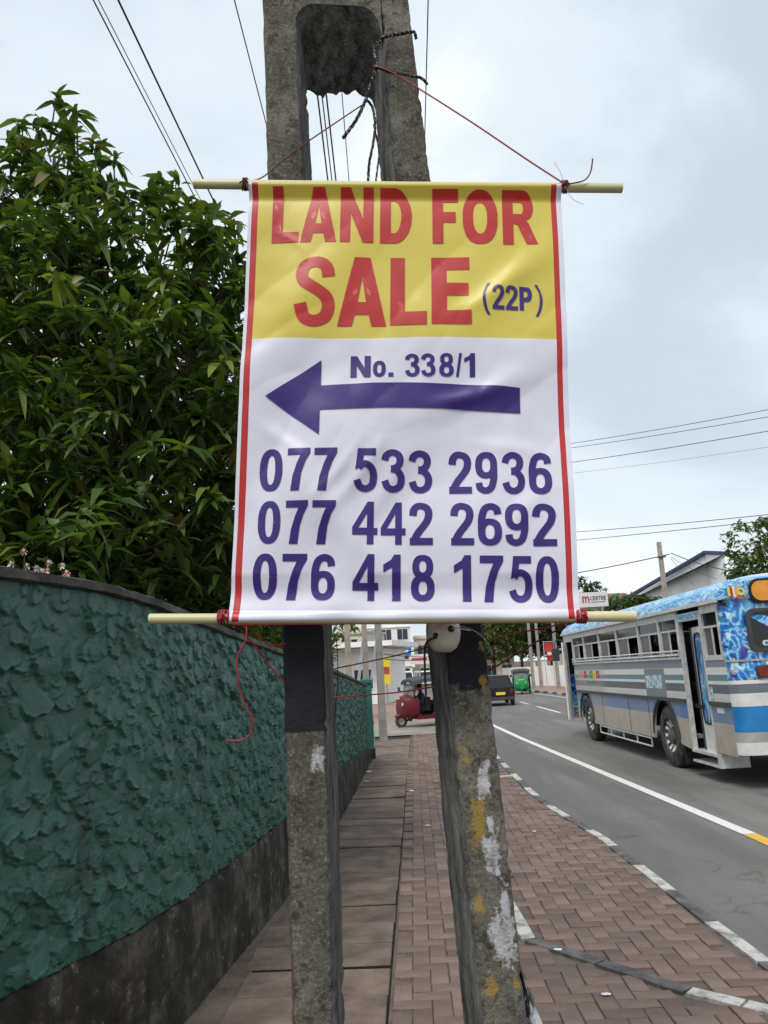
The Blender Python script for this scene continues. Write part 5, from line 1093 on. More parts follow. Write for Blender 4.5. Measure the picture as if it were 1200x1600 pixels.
# ================================================================== THREE-WHEELERS
m_canvas = M('dark_canvas', (.06, .07, .075), .8, .2, 6); m_tred = M('maroon_body', (.12, .008, .014), .5, .2, 5); m_tgreen = M('bright_green_body', (.005, .26, .075), .35, .15, 5); m_tblue = M('pale_blue_body', (.10, .32, .46), .4, .15, 4); m_chrome = M('chrome', (.7, .7, .7), .15, .1, 5, metal=1); m_plate = M('number_plate_yellow', (.75, .6, .05), .5, .08, 10); m_lamp = M('headlamp_glass', (.65, .66, .66), .1, .1, 9); m_clear = glass('windscreen_glass', (.30, .33, .34), .05, True)
def tuk(loc, rz, paint, roofm, label, back=True):
    """three-wheeler facing +x, 2.6 m long"""
    t = empty('three_wheeler', loc, rz, label, 'three-wheeler')
    # nose / front cowl: tapered rounded
    b = MB(); rings = []
    for x, hw, z0, z1 in ((.42, .50, .28, 1.04), (.62, .49, .28, 1.05), (.80, .44, .30, 1.03), (.92, .36, .34, .98), (.97, .24, .42, .90)):
        rings.append([(x, hw*math.copysign(abs(math.cos(a))**.6, math.cos(a)), (z0+z1)/2+(z1-z0)/2*math.copysign(abs(math.sin(a))**.55, math.sin(a))) for a in np.linspace(0, 2*math.pi, 20, endpoint=False)])
    b.loft(rings); b.build('front_cowl', paint, t, smooth=45)
    # floor pan and rear tub
    b = MB(); b.box(-1.2, .5, -.58, .58, .26, .36); b.build('floor_pan', paint, t)
    b = MB(); SB = lambda a, z, d: Vector((a, .62-d, z)); prof = [(-1.30, .34), (.02, .30), (.02, .42), (-.12, .60), (-.2, .78), (-1.0, .86), (-1.3, .90)]
    b.plate(prof, [], SB, .03); b.plate(prof, [], lambda a, z, d: Vector((a, -.62+d, z)), .03); b.box(-1.33, -1.29, -.62, .62, .34, 1.02); b.build('rear_tub', paint, t)
    b = MB(); b.box(-.95, -.45, -.55, .55, .56, .66); b.box(-1.08, -.95, -.55, .55, .56, 1.1); b.build('passenger_seat', m_dark, t)
    b = MB(); b.box(.0, .32, -.28, .28, .5, .62); b.box(-.08, .0, -.28, .28, .5, .95); b.build('driver_seat', m_dark, t)
    # canopy
    b = MB(); rings = []
    for x, hw, z in ((-1.34, .56, 1.50), (-1.2, .62, 1.60), (-.4, .64, 1.66), (.35, .62, 1.62), (.62, .56, 1.54)):
        rings.append([(x, hw, z-.18), (x, hw*.96, z-.06), (x, hw*.6, z), (x, 0, z+.02), (x, -hw*.6, z), (x, -hw*.96, z-.06), (x, -hw, z-.18), (x, -hw+.03, z-.18), (x, 0, z-.06), (x, hw-.03, z-.18)])
    b.loft(rings); b.build('canopy', roofm, t, smooth=40)
    b = MB(); b.loft([[(-1.34, .58, .9), (-1.34, -.58, .9), (-1.30, -.58, .9), (-1.30, .58, .9)], [(-1.34, .55, 1.44), (-1.34, -.55, 1.44), (-1.30, -.55, 1.44), (-1.30, .55, 1.44)]]); b.build('back_curtain', roofm, t)
    for s in (-1, 1):
        b = MB(); b.tube([(.58, s*.44, .95), (.50, s*.52, 1.42)], .022, 8); b.build('windscreen_post', paint, t)
        b = MB(); b.tube([(-.12, s*.58, .55), (-.16, s*.59, 1.46)], .02, 8); b.build('side_post', roofm, t)
        b = MB(); b.lathe([(.01, 0), (.055, .01), (.07, .05), (.06, .09), (.01, .10)], (.86, s*.27, .76), 'x', 16); b.build('headlight', m_lamp, t)
        b = MB(); b.tube([(.58, s*.46, 1.15), (.66, s*.66, 1.2)], .01, 6); b.box(.64, .68, s*.66-.06, s*.66+.06, 1.13, 1.30); b.build('mirror', m_grille, t)
    b = MB(); b.loft([[(.63, .43, .98), (.63, -.43, .98), (.60, -.43, .98), (.60, .43, .98)], [(.53, .48, 1.42), (.53, -.48, 1.42), (.50, -.48, 1.42), (.50, .48, 1.42)]]); b.build('windscreen', m_clear, t)
    b = MB(); b.bar((.665, -.20, .99), (.60, .15, 1.25), .015, .015); b.build('wiper', m_grille, t)
    b = MB(); b.plate([(-.16, .985), (.16, .985), (.16, .93), (-.16, .93)], [], lambda a, z, d: Vector((.985-d, a, z)), .01); b.build('number_plate', m_plate, t)
    b = MB(); b.loft([[(.64, .09, .36), (.64, -.09, .36), (.66, -.06, .42), (.66, .06, .42)], [(.90, .10, .45), (.90, -.10, .45), (.90, -.07, .50), (.90, .07, .50)], [(1.10, .08, .34), (1.10, -.08, .34), (1.12, -.06, .38), (1.12, .06, .38)]]); b.build('mudguard', paint, t)
    wheel(t, .90, 0, .21, .11, .11, 5); 
    for s in (-1, 1): wheel(t, -.88, s*.55, .21, .12, .11, 5, out=s)
    return t
red = tuk((.32, 25.3, gz(25.3)+.004), rad(203), m_tred, m_canvas, 'maroon three-wheeler with dark canvas roof coming out of the side lane')
red.scale = (.95, .95, .94)
grn = tuk((7.25, 53.5, gz(53.5)-.08), rad(-98), m_tgreen, m_canvas, 'bright green three-wheeler driving towards the footpath beyond the black car')
seated('person', red.matrix_basis @ Vector((-.72, -.12, .58)), rad(203-90), 'passenger in a bright red top seated inside the maroon three-wheeler', (.55, .02, .04), (.03, .03, .05), scale=.9)
seated('person', red.matrix_basis @ Vector((.16, 0, .52)), rad(203-90), 'driver in dark blue clothes holding the maroon three-wheeler bars', (.03, .05, .07), (.03, .03, .04), scale=.9)
seated('person', bus.matrix_basis @ Vector((1.95, -.42, 1.42)), bus.rotation_euler[2]-math.pi/2, 'dark dressed passenger at an open window of the blue bus', (.02, .02, .025), (.03, .03, .04), scale=.95)

# ================================================================== CARS AND VANS
m_cblack = M('black_car_paint', (.009, .009, .010), .35, .2, 4, spec=.25); m_cwhite = M('white_car_paint', (.70, .71, .71), .3, .08, 4, coat=.4)
def car(name, loc, rz, paint, label, cat, L=3.35, W=1.44, H=1.40, van=False, plate=None):
    """faces +x; origin on the ground amidships"""
    c = empty(name, loc, rz, label, cat); h = W/2
    if van: st = [(-L/2, .86, .34, .60, .80), (-L/2+.06, .95, .28, .95, .9), (-L*.2, 1, .26, 1.0, 1), (L*.25, 1, .26, 1.0, 1), (L*.42, .97, .28, .92, .95), (L/2, .85, .34, .70, .8)]
    else: st = [(-L/2, .84, .36, .62, .8), (-L/2+.05, .93, .28, .86, .9), (-L*.3, 1, .24, .90, 1), (L*.1, 1, .22, .88, 1), (L*.36, .96, .24, .80, .95), (L/2-.05, .88, .28, .70, .85), (L/2, .78, .36, .60, .75)]
    b = MB(); rings = []
    for x, k, z0, z1, _ in st: rings.append([(x, -h*k, z0+.1), (x, -h*k*.96, z0), (x, h*k*.96, z0), (x, h*k, z0+.1), (x, h*k, z1*.62), (x, h*k*.97, z1-.04), (x, h*k*.9, z1), (x, -h*k*.9, z1), (x, -h*k*.97, z1-.04), (x, -h*k, z1*.62)])
    b.loft(rings); b.build('body', paint, c, smooth=40)
    if van: cab = [(-L/2+.04, .93, .98), (-L/2+.12, .86, H), (L*.28, .86, H), (L*.44, .92, .95)]
    else: cab = [(-L/2+.05, .90, .84), (-L/2+.42, .78, H), (L*.12, .78, H), (L*.33, .90, .82)]
    b = MB(); x0, x1, x2, x3 = [q[0] for q in cab]; kb, kt = (h*.93, h*.80) if van else (h*.92, h*.70); zt = H; zb = cab[0][2]-.05; zf_ = cab[3][2]-.05
    base = [(x0, kb, zb), (x3, kb, zf_), (x3, -kb, zf_), (x0, -kb, zb)]; top = [(x1, kt, zt), (x2, kt, zt), (x2, -kt, zt), (x1, -kt, zt)]
    mid_ = [(x1-(x1-x0)*.12, kt*1.04, zt-.06), (x2+(x3-x2)*.12, kt*1.04, zt-.06), (x2+(x3-x2)*.12, -kt*1.04, zt-.06), (x1-(x1-x0)*.12, -kt*1.04, zt-.06)]
    inn = [((p[0]*.94), p[1]*.86, zt+.015) for p in top]
    b.loft([base, mid_, top, inn]); b.build('cabin', paint, c, smooth=25)
    def quad(nm, pts, mat, push):
        pts = [Vector(p) for p in pts]; n = (pts[1]-pts[0]).cross(pts[2]-pts[0]).normalized(); cen = sum(pts, Vector())/4
        if n.dot(cen-Vector((0, 0, .7))) < 0: n = -n
        q = [cen+(p-cen)*.86+n*push for p in pts]; b = MB(); b.loft([[p-n*.01 for p in q], q]); return b.build(nm, mat, c)
    quad('rear_window', [base[0], base[3], mid_[3], mid_[0]], m_glass, .008); quad('windscreen', [base[1], base[2], mid_[2], mid_[1]], m_glass, .008)
    for s in (0, 1):
        A, B_, C_, D_ = (base[0], base[1], mid_[1], mid_[0]) if s == 0 else (base[3], base[2], mid_[2], mid_[3]); lp = lambda p, q, t: Vector(p).lerp(Vector(q), t)
        quad('side_window', [lp(A, B_, .1), lp(A, B_, .48), lp(D_, C_, .48), lp(D_, C_, .04)], m_glass, .008); quad('side_window', [lp(A, B_, .52), lp(A, B_, .92), lp(D_, C_, .96), lp(D_, C_, .52)], m_glass, .008)
    for s in (-1, 1):
        b = MB(); b.box(-L/2-.012, -L/2+.05, s*h*.72-.06, s*h*.72+.06, .62 if not van else .7, .80 if not van else 1.0); b.build('tail_light', m_redl, c)
        b = MB(); b.box(L/2-.08, L/2+.004, s*h*.6-.11, s*h*.6+.11, .52, .64); b.build('headlight', m_lamp, c)
        b = MB(); b.box(L*.26, L*.30, s*(h+.02), s*(h+.14), .86, .98); b.build('mirror', paint, c)
        for x in (-L*.31, L*.31): wheel(c, x, s*(h-.09), .27 if not van else .31, .16, .16, 6, out=s)
    b = MB(); b.box(-L/2-.05, -L/2+.1, -h*.88, h*.88, .30, .44); b.build('rear_bumper', m_grille, c); b = MB(); b.box(L/2-.1, L/2+.05, -h*.85, h*.85, .28, .44); b.build('front_bumper', m_grille, c)
    b = MB(); b.box(-L/2-.03, -L/2+.0, -.22, .22, .53, .66); b.build('number_plate', plate or m_plate, c); return c
car('car', (4.05, 39.3, gz(39)-.08), rad(91), m_cblack, 'small black hatchback with a yellow rear number plate driving away', 'car', H=1.42)
car('van', (-1.1, 92, gz(92)-.08), rad(-78), m_cwhite, 'white van facing the footpath on the far bend', 'van', L=4.4, W=1.7, H=2.0, van=True)
car('van', (1.2, 97, gz(97)-.08), rad(-80), m_cwhite, 'second white van following behind on the far bend', 'van', L=4.4, W=1.7, H=1.95, van=True)
tk = empty('truck', (-4.3, 95, gz(95)-.08), rad(-80), 'grey box truck beside the white vans on the far bend', 'truck'); m_tk = M('truck_grey', (.45, .46, .46), .5, .1, 2)
b = MB(); b.box(-3.2, .9, -1.0, 1.0, .9, 3.1); b.build('cargo_box', m_tk, tk); b = MB(); b.loft([[(.98, -.95, .5), (.98, .95, .5), (.98, .95, 2.2), (.98, -.95, 2.2)], [(2.3, -.92, .5), (2.3, .92, .5), (2.1, .88, 2.15), (2.1, -.88, 2.15)]]); b.build('cab', m_cwhite, tk); b = MB(); b.loft([[(2.25, -.8, 1.3), (2.25, .8, 1.3), (2.14, .76, 2.0), (2.14, -.76, 2.0)], [(2.29, -.8, 1.3), (2.29, .8, 1.3), (2.17, .76, 2.0), (2.17, -.76, 2.0)]]); b.build('windscreen', m_glass, tk)
for x in (-2.2, 1.4):
    for s in (-1, 1): wheel(tk, x, s*.85, .42, .24, .24, 6, out=s)
car('car', (10.6, 46.5, gz(46)+.04), rad(-75), m_tblue, 'pale blue van parked on the far pavement by the red banner', 'van', L=3.6, W=1.5, H=1.8, van=True)

# ================================================================== STREET BEYOND
m_conc = M('pole_concrete', (.36, .32, .26), .9, .2, 3, bump=.3); m_conc2 = M('grey_pole', (.30, .29, .27), .9, .2, 3, bump=.3); m_metalgrey = M('galvanised', (.42, .46, .52), .5, .15, 5)
def post(name, x, y, z1, w0, w1, mat, label, group=None, rz=.2, lean=0):
    o = empty(name, (x, y, gz(y)), rz, label, 'pole', group); b = MB()
    b.loft([[(-w0/2, -w0/2, -.3), (w0/2, -w0/2, -.3), (w0/2, w0/2, -.3), (-w0/2, w0/2, -.3)], [(-w1/2+lean, -w1/2, z1), (w1/2+lean, -w1/2, z1), (w1/2+lean, w1/2, z1), (-w1/2+lean, w1/2, z1)]]); b.build('shaft', mat, o); return o
p = post('utility_pole', -1.58, 19.2, 7.3, .15, .10, m_conc, 'tall square concrete pole, nearest the rough wall of the pole cluster', 'pole cluster past the green wall'); b = MB(); b.bar((-.7, 0, 6.4), (.7, 0, 6.4), .08, .1); b.build('crossarm', m_conc2, p)
p = post('utility_pole', -1.22, 20.3, 7.0, .14, .10, m_conc, 'tall square concrete pole in the middle of the pole cluster, braced by steel stays', 'pole cluster past the green wall')
b = MB(); b.bar((-.36, 0, .6), (.02, 0, 2.9), .07, .07); b.build('stay', m_metalgrey, p); b = MB(); b.bar((.38, 0, 2.9), (.05, 0, 1.2), .05, .05); b.build('stay', m_metalgrey, p)
p = post('utility_pole', -.86, 20.4, 7.0, .19, .12, m_conc2, 'weathered grey concrete pole standing by the red bollard', 'pole cluster past the green wall'); b = MB(); b.bar((-.6, 0, 6.0), (.6, 0, 6.0), .08, .1); b.build('crossarm', m_conc2, p)
bo = empty('bollard', (-1.10, 18.6, gz(18.6)), 0, 'red and white painted bollard with a round red disc beside the grey pole', 'bollard')
m_rd = M('faded_red', (.36, .06, .06), .6, .2, 6); m_ow = M('off_white', (.55, .52, .48), .7, .15, 6)
b = MB(); b.lathe([(.11, -.1), (.11, .42), (.10, .44)], (0, 0, 0), 'z', 16); b.build('base', m_ow, bo); b = MB(); b.lathe([(.10, .441), (.10, .78), (.04, .86), (.01, .87)], (0, 0, 0), 'z', 16); b.build('post', m_rd, bo); b = MB(); b.lathe([(.01, -.125), (.12, -.12), (.12, -.105), (.01, -.104)], (0, 0, .58), 'y', 18); b.build('disc', m_dark, bo)
# garden tree beyond the wall, shelter roof
far_tree('garden_tree', (-4.4, 30, gz(30)), 5.4, 2.6, 'dark leafy tree filling the gap over the wall beyond the pole legs', m_leaf, 600, .32, seed=3)
far_tree('garden_tree', (-3.0, 13.5, gz(13)), 3.0, 1.2, 'low dark shrub behind the wall between hedge and pole cluster', m_leaf, 420, .2, seed=4, crown_from=.2, trunk_r=.08)
m_wall1 = M('white_plaster', (.86, .85, .82), .85, .08, .6, bump=.1); m_wall2 = M('cream_plaster', (.66, .60, .50), .85, .08, .6); m_roofr = M('brown_roof', (.20, .10, .075), .8, .25, 1.5); m_blue_roof = M('navy_roof_edge', (.035, .045, .11), .5, .2, 1); m_win = M('window_dark', (.035, .045, .055), .15, .3, 2); m_tank = M('water_tank_grey', (.5, .5, .48), .6, .1, 2)
def building(name, loc, rz, w_, d, h, mat, label, floors, cols, win=(1.2, 1.2), z0=.9, roofm=None, parapet=.4, gap=None):
    """front faces local -y, centred on x"""
    B = empty(name, loc, rz, label, 'building'); b = MB(); b.box(-w_/2, w_/2, 0, d, -1, h); b.build('wall', mat, B)
    b = MB(); b.box(-w_/2-.12, w_/2+.12, -.12, d+.12, h+.002, h+.18); b.box(-w_/2, w_/2, -.02, .15, h+.18, h+parapet); r = b.build('roof', roofm or mat, B)
    fh = h/floors
    for f in range(floors):
        b = MB(); b.box(-w_/2-.02, w_/2+.02, -.18, .0, f*fh+fh-.14, f*fh+fh-.03); b.build('floor_band', mat, B)
        for k in range(cols):
            x = -w_/2+(k+.5)*w_/cols; zz = f*fh+z0; b = MB(); b.box(x-win[0]/2-.08, x+win[0]/2+.08, -.06, -.003, zz-.08, zz+win[1]+.08); q = b.build('window', mat, B)
            b = MB(); b.box(x-win[0]/2, x-.03, -.075, -.062, zz, zz+win[1]); b.box(x+.03, x+win[0]/2, -.075, -.062, zz, zz+win[1]); b.build('pane', m_win, q)
    return B
bA = building('apartment_building', (-4.8, 112, gz(112)), rad(6), 9.5, 9, 11.2, m_wall1, 'white multi-storey building with dark windows at the end of the street', 4, 4, (1.5, 1.5))
b = MB(); b.lathe([(.9, 0), (.9, 1.6), (.5, 1.9), (.1, 1.95)], (2.5, 3, 11.4), 'z', 20); b.build('water_tank', m_tank, bA)
building('shop_building', (4.3, 118, gz(118)), rad(-4), 8, 9, 6.8, m_wall2, 'low cream building beside the white multi-storey block', 2, 3, (1.6, 1.4))
bB = building('house', (-4.2, 47, gz(47)), rad(-10), 5, 7, 3.1, m_wall1, 'white single-storey house behind the pole cluster', 1, 2, (1.1, 1.1)); b = MB(); b.box(-3.0, 3.4, -1.6, 7.5, 3.32, 3.62); b.build('roof_slab', m_wall1, bB)
# small awning and shop goods by the lane
m_yg = M('yellow_green_paint', (.45, .50, .04), .6, .2, 5)
kiosk = empty('kiosk', (-2.9, 52, gz(52)), rad(-8), 'small kiosk with yellow-green front past the side lane', 'kiosk'); b = MB(); b.box(-1, 1, 0, 1.6, -.1, 2.3); b.build('cabin', m_ow, kiosk); b = MB(); b.box(-.3, .5, -.05, -.003, .2, 1.7); b.build('front_panel', m_yg, kiosk); b = MB(); b.loft([[(-1.2, -.7, 2.2), (1.2, -.7, 2.2), (1.2, 1.8, 2.5), (-1.2, 1.8, 2.5)], [(-1.2, -.7, 2.28), (1.2, -.7, 2.28), (1.2, 1.8, 2.58), (-1.2, 1.8, 2.58)]]); b.build('roof', m_rd, kiosk)
# ---- right-hand side of the street
fw_ = empty('compound_wall', (13.1, 0, 0), 0, 'white painted compound wall with pillars along the far pavement', 'wall')
b = MB(); yy = [34, 42, 48, 54, 60, 67, 74, 80]
b.loft([[(bend(y_), y_, gz(y_)-.3), (bend(y_)+.2, y_, gz(y_)-.3), (bend(y_)+.2, y_, gz(y_)+1.7), (bend(y_), y_, gz(y_)+1.7)] for y_ in yy]); b.build('panel', m_wall1, fw_)
for k, y_ in enumerate(np.arange(36, 74, 3.2)): b = MB(); b.box(bend(y_)-.12, bend(y_)+.32, y_-.22, y_+.22, gz(y_)-.2, gz(y_)+2.1); b.build('pillar', m_wall2, fw_)
gate = building('gatehouse', (9.5, 96, gz(96)), rad(10), 6, 6, 3.2, m_wall2, 'cream house with a brown tiled roof among the trees across the road', 1, 3, (1.2, 1.2))
b = MB(); b.loft([[(-4.2, -1.2, 3.4), (4.2, -1.2, 3.4), (4.2, 7.2, 3.4), (-4.2, 7.2, 3.4)], [(-2.4, 2.6, 5.0), (2.4, 2.6, 5.0), (2.4, 3.4, 5.0), (-2.4, 3.4, 5.0)]]); b.build('tiled_roof', m_roofr, gate)
def street_tree(px, Y, toppx, rx, label, mat, seed, n=420, leaf=.5, **k):
    X = at(px, 1040, Y).x; top = at(px, toppx, Y).z; return far_tree('street_tree', (X, Y, gz(Y)), top, rx, label, mat, n, leaf, group='trees across the road', seed=seed, **k)
street_tree(772, 84, 950, 4.5, 'tall mid green tree rising behind the black hatchback', m_leaf2, 11, 700)
street_tree(745, 100, 930, 5, 'dark tree behind the roped pole leg down the street', m_leaf, 12, 600, .6)
street_tree(815, 78, 940, 4.0, 'light green tree standing behind the green three-wheeler', m_leaf3, 13, 650)
street_tree(862, 74, 945, 4.2, 'bushy green tree behind the red hanging banner', m_leaf2, 14, 700)
street_tree(795, 110, 955, 6, 'pale far tree closing the view down the road', m_leaf3, 15, 500, .7)
street_tree(912, 88, 898, 3.2, 'round dark tree peeping over the white signboard', m_leaf2, 16, 600)
street_tree(978, 66, 930, 2.6, 'small dark tree above the bus roof beside the signboard', m_leaf, 17, 450)
street_tree(1010, 60, 922, 2.0, 'thin feathery tree in front of the white warehouse', m_leaf2, 18, 300)
street_tree(1035, 62, 930, 1.6, 'sparse low tree under the warehouse eaves', m_leaf2, 19, 220)
street_tree(1262, 40, 812, 3.4, 'large light green tree beyond the bus rear', m_leaf3, 20, 1500, .34, lobes_n=16, crown_from=.2)
street_tree(1168, 44, 868, .9, 'small bright tree between warehouse and bus rear', m_leaf3, 21, 420, .3)
street_tree(1320, 42, 840, 4.5, 'broad tree standing past the bus on the far pavement', m_leaf2, 22, 900, .4)
# warehouse with navy roof edge
wh = empty('warehouse', (0, 0, 0), 0, 'white warehouse with a navy blue sloping roof edge behind the bus', 'building')
q = [at(990, 932, 72), at(1067, 884, 70), at(1137, 866, 66)]; g0 = gz(70)-1
A1, A2_, A3 = Vector((q[0].x-2, 74, q[0].z-1.2)), Vector(at(1100, 866, 64)), Vector(at(1136, 866, 60))
b = MB(); F = [(A1.x, A1.y, g0), (A2_.x, A2_.y, g0), (A2_.x, A2_.y, A2_.z), (A1.x, A1.y, A1.z)]; dv = Vector((5, 14, 0))
b.loft([F, [tuple(Vector(p)+dv) for p in F]]); b.build('wall', m_wall1, wh)
b = MB(); F = [(A2_.x+.01, A2_.y, g0), (A3.x, A3.y+.6, g0), (A3.x, A3.y+.6, A3.z), (A2_.x+.01, A2_.y, A2_.z)]; b.loft([F, [tuple(Vector(p)+dv) for p in F]]); b.build('end_wall', m_wall1, wh)
b = MB(); b.bar(A1+Vector((-.6, -.3, .0)), A2_+Vector((0, -.3, .12)), .3, .26); b.bar(A2_+Vector((0, -.32, .12)), A3+Vector((.1, .3, .12)), .3, .26); b.build('roof_edge', m_blue_roof, wh)
b = MB(); b.loft([[A1+Vector((0, 0, .1)), A2_+Vector((0, 0, .1)), A3+Vector((0, .6, .1))], [A1+dv+Vector((0, 0, .1)), A2_+dv+Vector((0, 0, .1)), A3+dv+Vector((0, .6, .1))]], cap=False); b.build('roof', m_blue_roof, wh)
hs = building('house', (at(975, 1000, 84).x, 86, gz(86)), rad(15), 8, 7, at(975, 948, 84).z-gz(86), m_wall2, 'brown roofed house showing over the bus roof', 2, 4)
b = MB(); zz = at(975, 948, 84).z-gz(86)+.3; b.loft([[(-4.6, -.8, zz), (4.6, -.8, zz), (4.6, 7.8, zz), (-4.6, 7.8, zz)], [(-3, 3, zz+1.6), (3, 3, zz+1.6), (3, 4, zz+1.6), (-3, 4, zz+1.6)]]); b.build('tiled_roof', m_roofr, hs)
# signboard "m CENTRE"
a = at(893, 928, 62); c_ = at(951, 945, 62); sg = empty('signboard', (a.x, 62, gz(62)), 0, 'white roadside signboard reading mCENTRE above the bus', 'sign'); z0, z1, wd = c_.z-gz(62)-.1, a.z-gz(62)+.05, c_.x-a.x
b = MB(); b.box(0, wd, 0, .18, z0, z1); bd = b.build('board', m_bwhite, sg); b = MB()
for x in (.6, wd-.5): b.box(x-.07, x+.07, .02, .16, -.3, z0-.002)
b.build('support', m_conc2, sg)
m_sr = M('sign_red', (.45, .06, .08), .5, .1, 5); m_sg = M('sign_grey', (.10, .10, .11), .5, .1, 5); hh = z1-z0; x = .70*(wd/3.0)
def sign_text(s, x0, zb, hgt, wch, gap, mat, ref, fn, nm='sign_letter', parent=None):
    for ch in s:
        if ch != ' ':
            b = MB(); glyph(b, ch, lambda u, v, o_: fn(x0+u*wch, zb+v*hgt, o_*8)); o = b.build(nm, mat, parent, fix=False); face_cam(o, ref)
        x0 += wch+gap
FS = lambda u, v, o_: Vector((u, -.012-o_, v))
sign_text('m', wd*.28, z0+hh*.30, hh*.62, wd*.20, 0, m_sr, Vector((0, -1, 0)), FS, parent=bd)
sign_text('CENTRE', wd*.50, z0+hh*.45, hh*.28, wd*.062, wd*.014, m_sg, Vector((0, -1, 0)), FS, parent=bd)
b = MB(); b.box(wd*.51, wd*.92, -.016, -.012, z0+hh*.30, z0+hh*.34); b.build('sign_line', m_sg, bd)
# street poles right
rp = empty('utility_pole', (at(1053, 1040, 45).x, 45, gz(45)), 0, 'slender concrete pole rising behind the bus in front of the warehouse', 'pole'); zt = at(1046, 846, 45).z-gz(45)
b = MB(); b.loft([[(-.15, -.13, -.3), (.15, -.13, -.3), (.15, .13, -.3), (-.15, .13, -.3)], [(-.11, -.1, zt), (.11, -.1, zt), (.11, .1, zt), (-.11, .1, zt)]]); b.build('shaft', m_conc, rp); b = MB(); b.bar((-.25, -.15, zt-.9), (.25, -.15, zt-.9), .08, .08); b.build('bracket', m_grille, rp)
for k, (px, Y, t) in enumerate(((831, 58, 935), (843, 62, 940), (870, 56, 930), (893, 52, 900))):
    X = at(px, 1040, Y).x; post('utility_pole', X, Y, at(px, t, Y).z-gz(Y), .22, .15, m_conc2, ['plain post behind the green three-wheeler', 'second plain post next to the green three-wheeler', 'dark post carrying the red hanging banner', 'dark leaning post beside the bus front'][k], 'posts along the far pavement')
rb = empty('hanging_banner', (at(866, 1040, 55).x, 55.5, gz(55)), 0, 'red vertical street banner on the far pavement', 'banner'); a, c_ = at(850, 1004, 55.5), at(866, 1032, 55.5)
b = MB(); rings = []
for k in range(7): z = a.z-gz(55)+(c_.z-a.z)*k/6; dy = .04*math.sin(k*1.3); rings.append([(a.x-rb.location.x+.02*k, dy, z), (a.x-rb.location.x+(c_.x-a.x), dy+.05, z), (a.x-rb.location.x+(c_.x-a.x), dy+.065, z), (a.x-rb.location.x+.02*k, dy+.015, z)])
b.loft(rings); rbo = b.build('cloth', m_redp, rb, smooth=40); b = MB(); b.plate(sup((a.x+c_.x)/2-rb.location.x, (a.z+c_.z)/2-gz(55)-.15, .16, .12, 14, 2), [], lambda u, v, d: Vector((u, -.07+d, v)), .006); b.build('printed_mark', m_bwhite, rbo)
b = MB(); b.tube([(a.x-rb.location.x-.05, .02, -.1), (a.x-rb.location.x-.05, .02, a.z-gz(55)+.1)], .03, 8); b.tube([(a.x-rb.location.x-.05, .02, a.z-gz(55)+.05), (c_.x-rb.location.x+.05, .02, a.z-gz(55)+.05)], .02, 8); b.build('mast', m_metalgrey, rb)
# lines across the street on the right
def rw(x0, y0, x1, y1, Y0, Y1, r, lab, mat=m_wire, sag=.12): wire(at(x0, y0, Y0), at(x1, y1, Y1), r, mat, lab, sag, back=0)
rw(700, 718, 1320, 617, 26, 15, .007, 'upper overhead wire crossing the sky beside the banner, top of the close pair')
rw(700, 722, 1320, 630, 26, 15, .007, 'upper overhead wire crossing the sky beside the banner, lower of the close pair')
rw(700, 745, 1320, 652, 26, 15, .008, 'third overhead wire crossing the sky beside the banner, below the close pair')
rw(700, 757, 1320, 680, 26, 15, .005, 'pale fourth overhead wire crossing the sky beside the banner', m_palewire)
rw(700, 842, 1320, 791, 30, 18, .010, 'overhead cable crossing well above the bus roof, upper of two')
rw(700, 861, 1320, 800, 30, 18, .010, 'overhead cable crossing well above the bus roof, lower of two', sag=.06)
rw(700, 920, 1046, 866, 60, 45, .030, 'heavy cable running from behind the banner to the slender pole', sag=.3)
rw(1048, 864, 1320, 885, 45, 38, .026, 'heavy cable running from the slender pole past the warehouse', sag=.8)
rw(1048, 870, 1120, 905, 45, 40, .012, 'service wire dropping from the slender pole over the warehouse front', sag=.1)
rw(1048, 872, 1085, 915, 45, 40, .012, 'steep service wire dropping from the slender pole behind the bus', sag=.05)
# ---- litter on the path
m_paper = M('paper_scrap', (.72, .71, .68), .8, .1, 30)
random.seed(21)
names = ['crumpled white paper scrap on the slabs beside the wall foot', 'flat white paper scrap on the slabs near the wall foot', 'small white scrap on the joint of slabs and bricks', 'white scrap lying on the bricks by the pole leg', 'tiny white scrap on the bricks near the painted kerb', 'white scrap on the bricks beside the flush grey kerb line', 'torn white scrap near the flush kerb corner']
for nm, (px, py, s) in zip(names, ((577, 1207, .07), (573, 1222, .05), (643, 1237, .05), (668, 1291, .03), (835, 1300, .025), (947, 1556, .03), (871, 1486, .03))):
    d = _rt*((px-600)/1200)+_up*((800-py)/1200)+_fw; t = (0-CAM_Z)/(d.z+SLOPE*d.y); p = Vector((0, 0, CAM_Z))+d*t; b = MB(); n = 9; R = []
    ring = [(s*random.uniform(.6, 1.1)*math.cos(2*math.pi*k/n), s*.7*random.uniform(.6, 1.1)*math.sin(2*math.pi*k/n), random.uniform(.004, s*.3)) for k in range(n)]
    b.loft([[(x*.8, y_*.8, .003) for x, y_, z in ring], ring, [(x*.4, y_*.4, z*.8+s*.15) for x, y_, z in ring]]); o = b.build('paper_scrap', m_paper); o.location = (p.x, p.y, gz(p.y)+.004); tag(o, nm, 'litter', 'scraps of paper on the footpath')

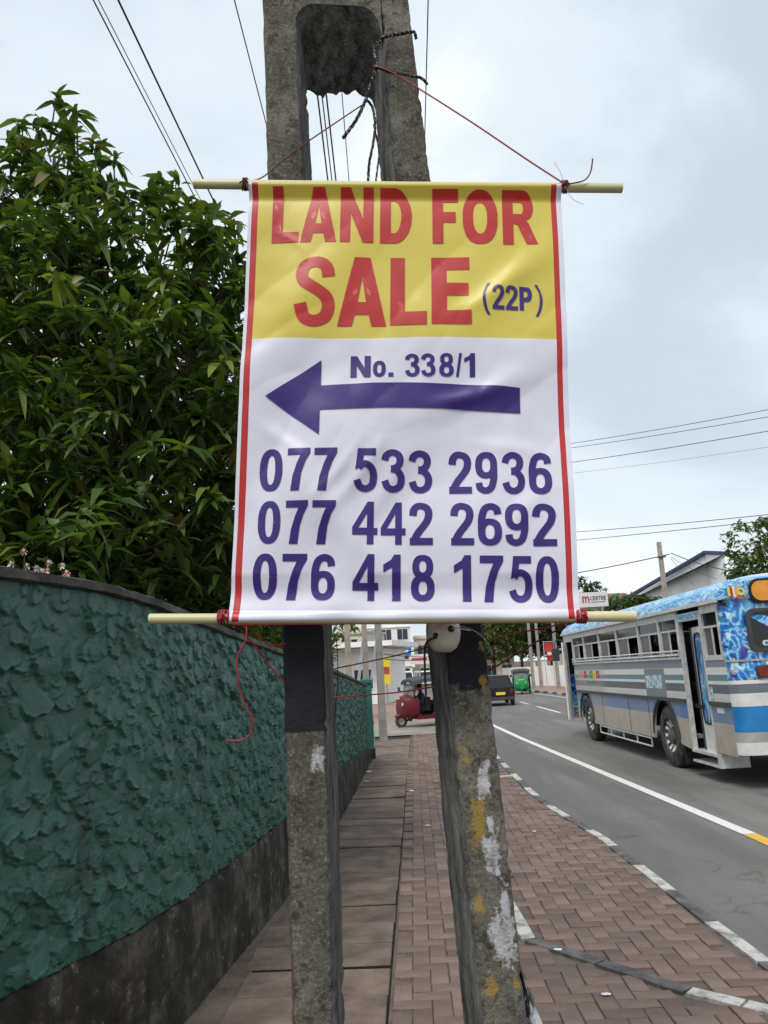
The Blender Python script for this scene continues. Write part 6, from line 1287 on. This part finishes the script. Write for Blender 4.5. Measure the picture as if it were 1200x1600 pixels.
# ---- added unseen trees behind the viewer, giving the vinyl sheen something dark to reflect
far_tree('street_tree', (-2.6, -9.5, 0), 7.0, 3.0, 'broad added tree out of view behind the viewer, for the vinyl to reflect', m_leaf2, 700, .35, group='added trees behind the viewer', seed=41, lobes_n=12)
far_tree('street_tree', (6.5, -13, 0), 8.0, 3.4, 'tall added tree out of view behind the viewer, for the vinyl to reflect', m_leaf2, 700, .4, group='added trees behind the viewer', seed=42, lobes_n=12)

# ---- more of the crowded street end
def shop_sign(px, py, Y, w_, h_, mat, mat2, label):
    p = at(px, py, Y); o = empty('shop_sign', (p.x, Y, gz(Y)), rad(-6), label, 'sign'); z = p.z-gz(Y); b = MB(); b.box(-w_/2, w_/2, 0, .12, z-h_/2, z+h_/2); bd = b.build('board', mat, o)
    b = MB(); b.box(-w_*.4, w_*.4, -.012, -.003, z-h_*.12, z+h_*.14); b.build('printed_band', mat2, bd); b = MB(); b.box(-.05, .05, .02, .1, -.2, z-h_/2-.001); b.build('support', m_conc2, o)
shop_sign(603, 1048, 44, .5, 1.5, m_yellow, m_rd, 'upright yellow shop sign beyond the pole cluster')
shop_sign(622, 1018, 66, 2.2, .8, m_bblue, m_bwhite, 'blue shop signboard with a white band down the street')
shop_sign(655, 1030, 72, 1.8, .9, m_bwhite, m_redp, 'white shop signboard with a red band down the street')
building('shop_building', (-7.2, 68, gz(68)), rad(-12), 6, 8, 5.4, m_wall2, 'two-storey cream shophouse past the side lane', 2, 3, (1.1, 1.2))
far_tree('street_tree', (-8.5, 60, gz(60)), 6.5, 2.4, 'leafy tree between the white house and the shophouse', m_leaf2, 420, .4, seed=51)
for k, (x0, y0, x1, y1, lab) in enumerate(((600, 1012, 668, 1003, 'dark service wire sagging from the grey pole over the maroon three-wheeler'), (600, 1022, 668, 1018, 'second dark service wire sagging over the maroon three-wheeler'), (602, 1030, 668, 1020, 'lowest dark service wire crossing before the white building'))):
    rw(x0, y0, x1+60, y1-6, 20.4, 46, .012, lab, sag=.25)
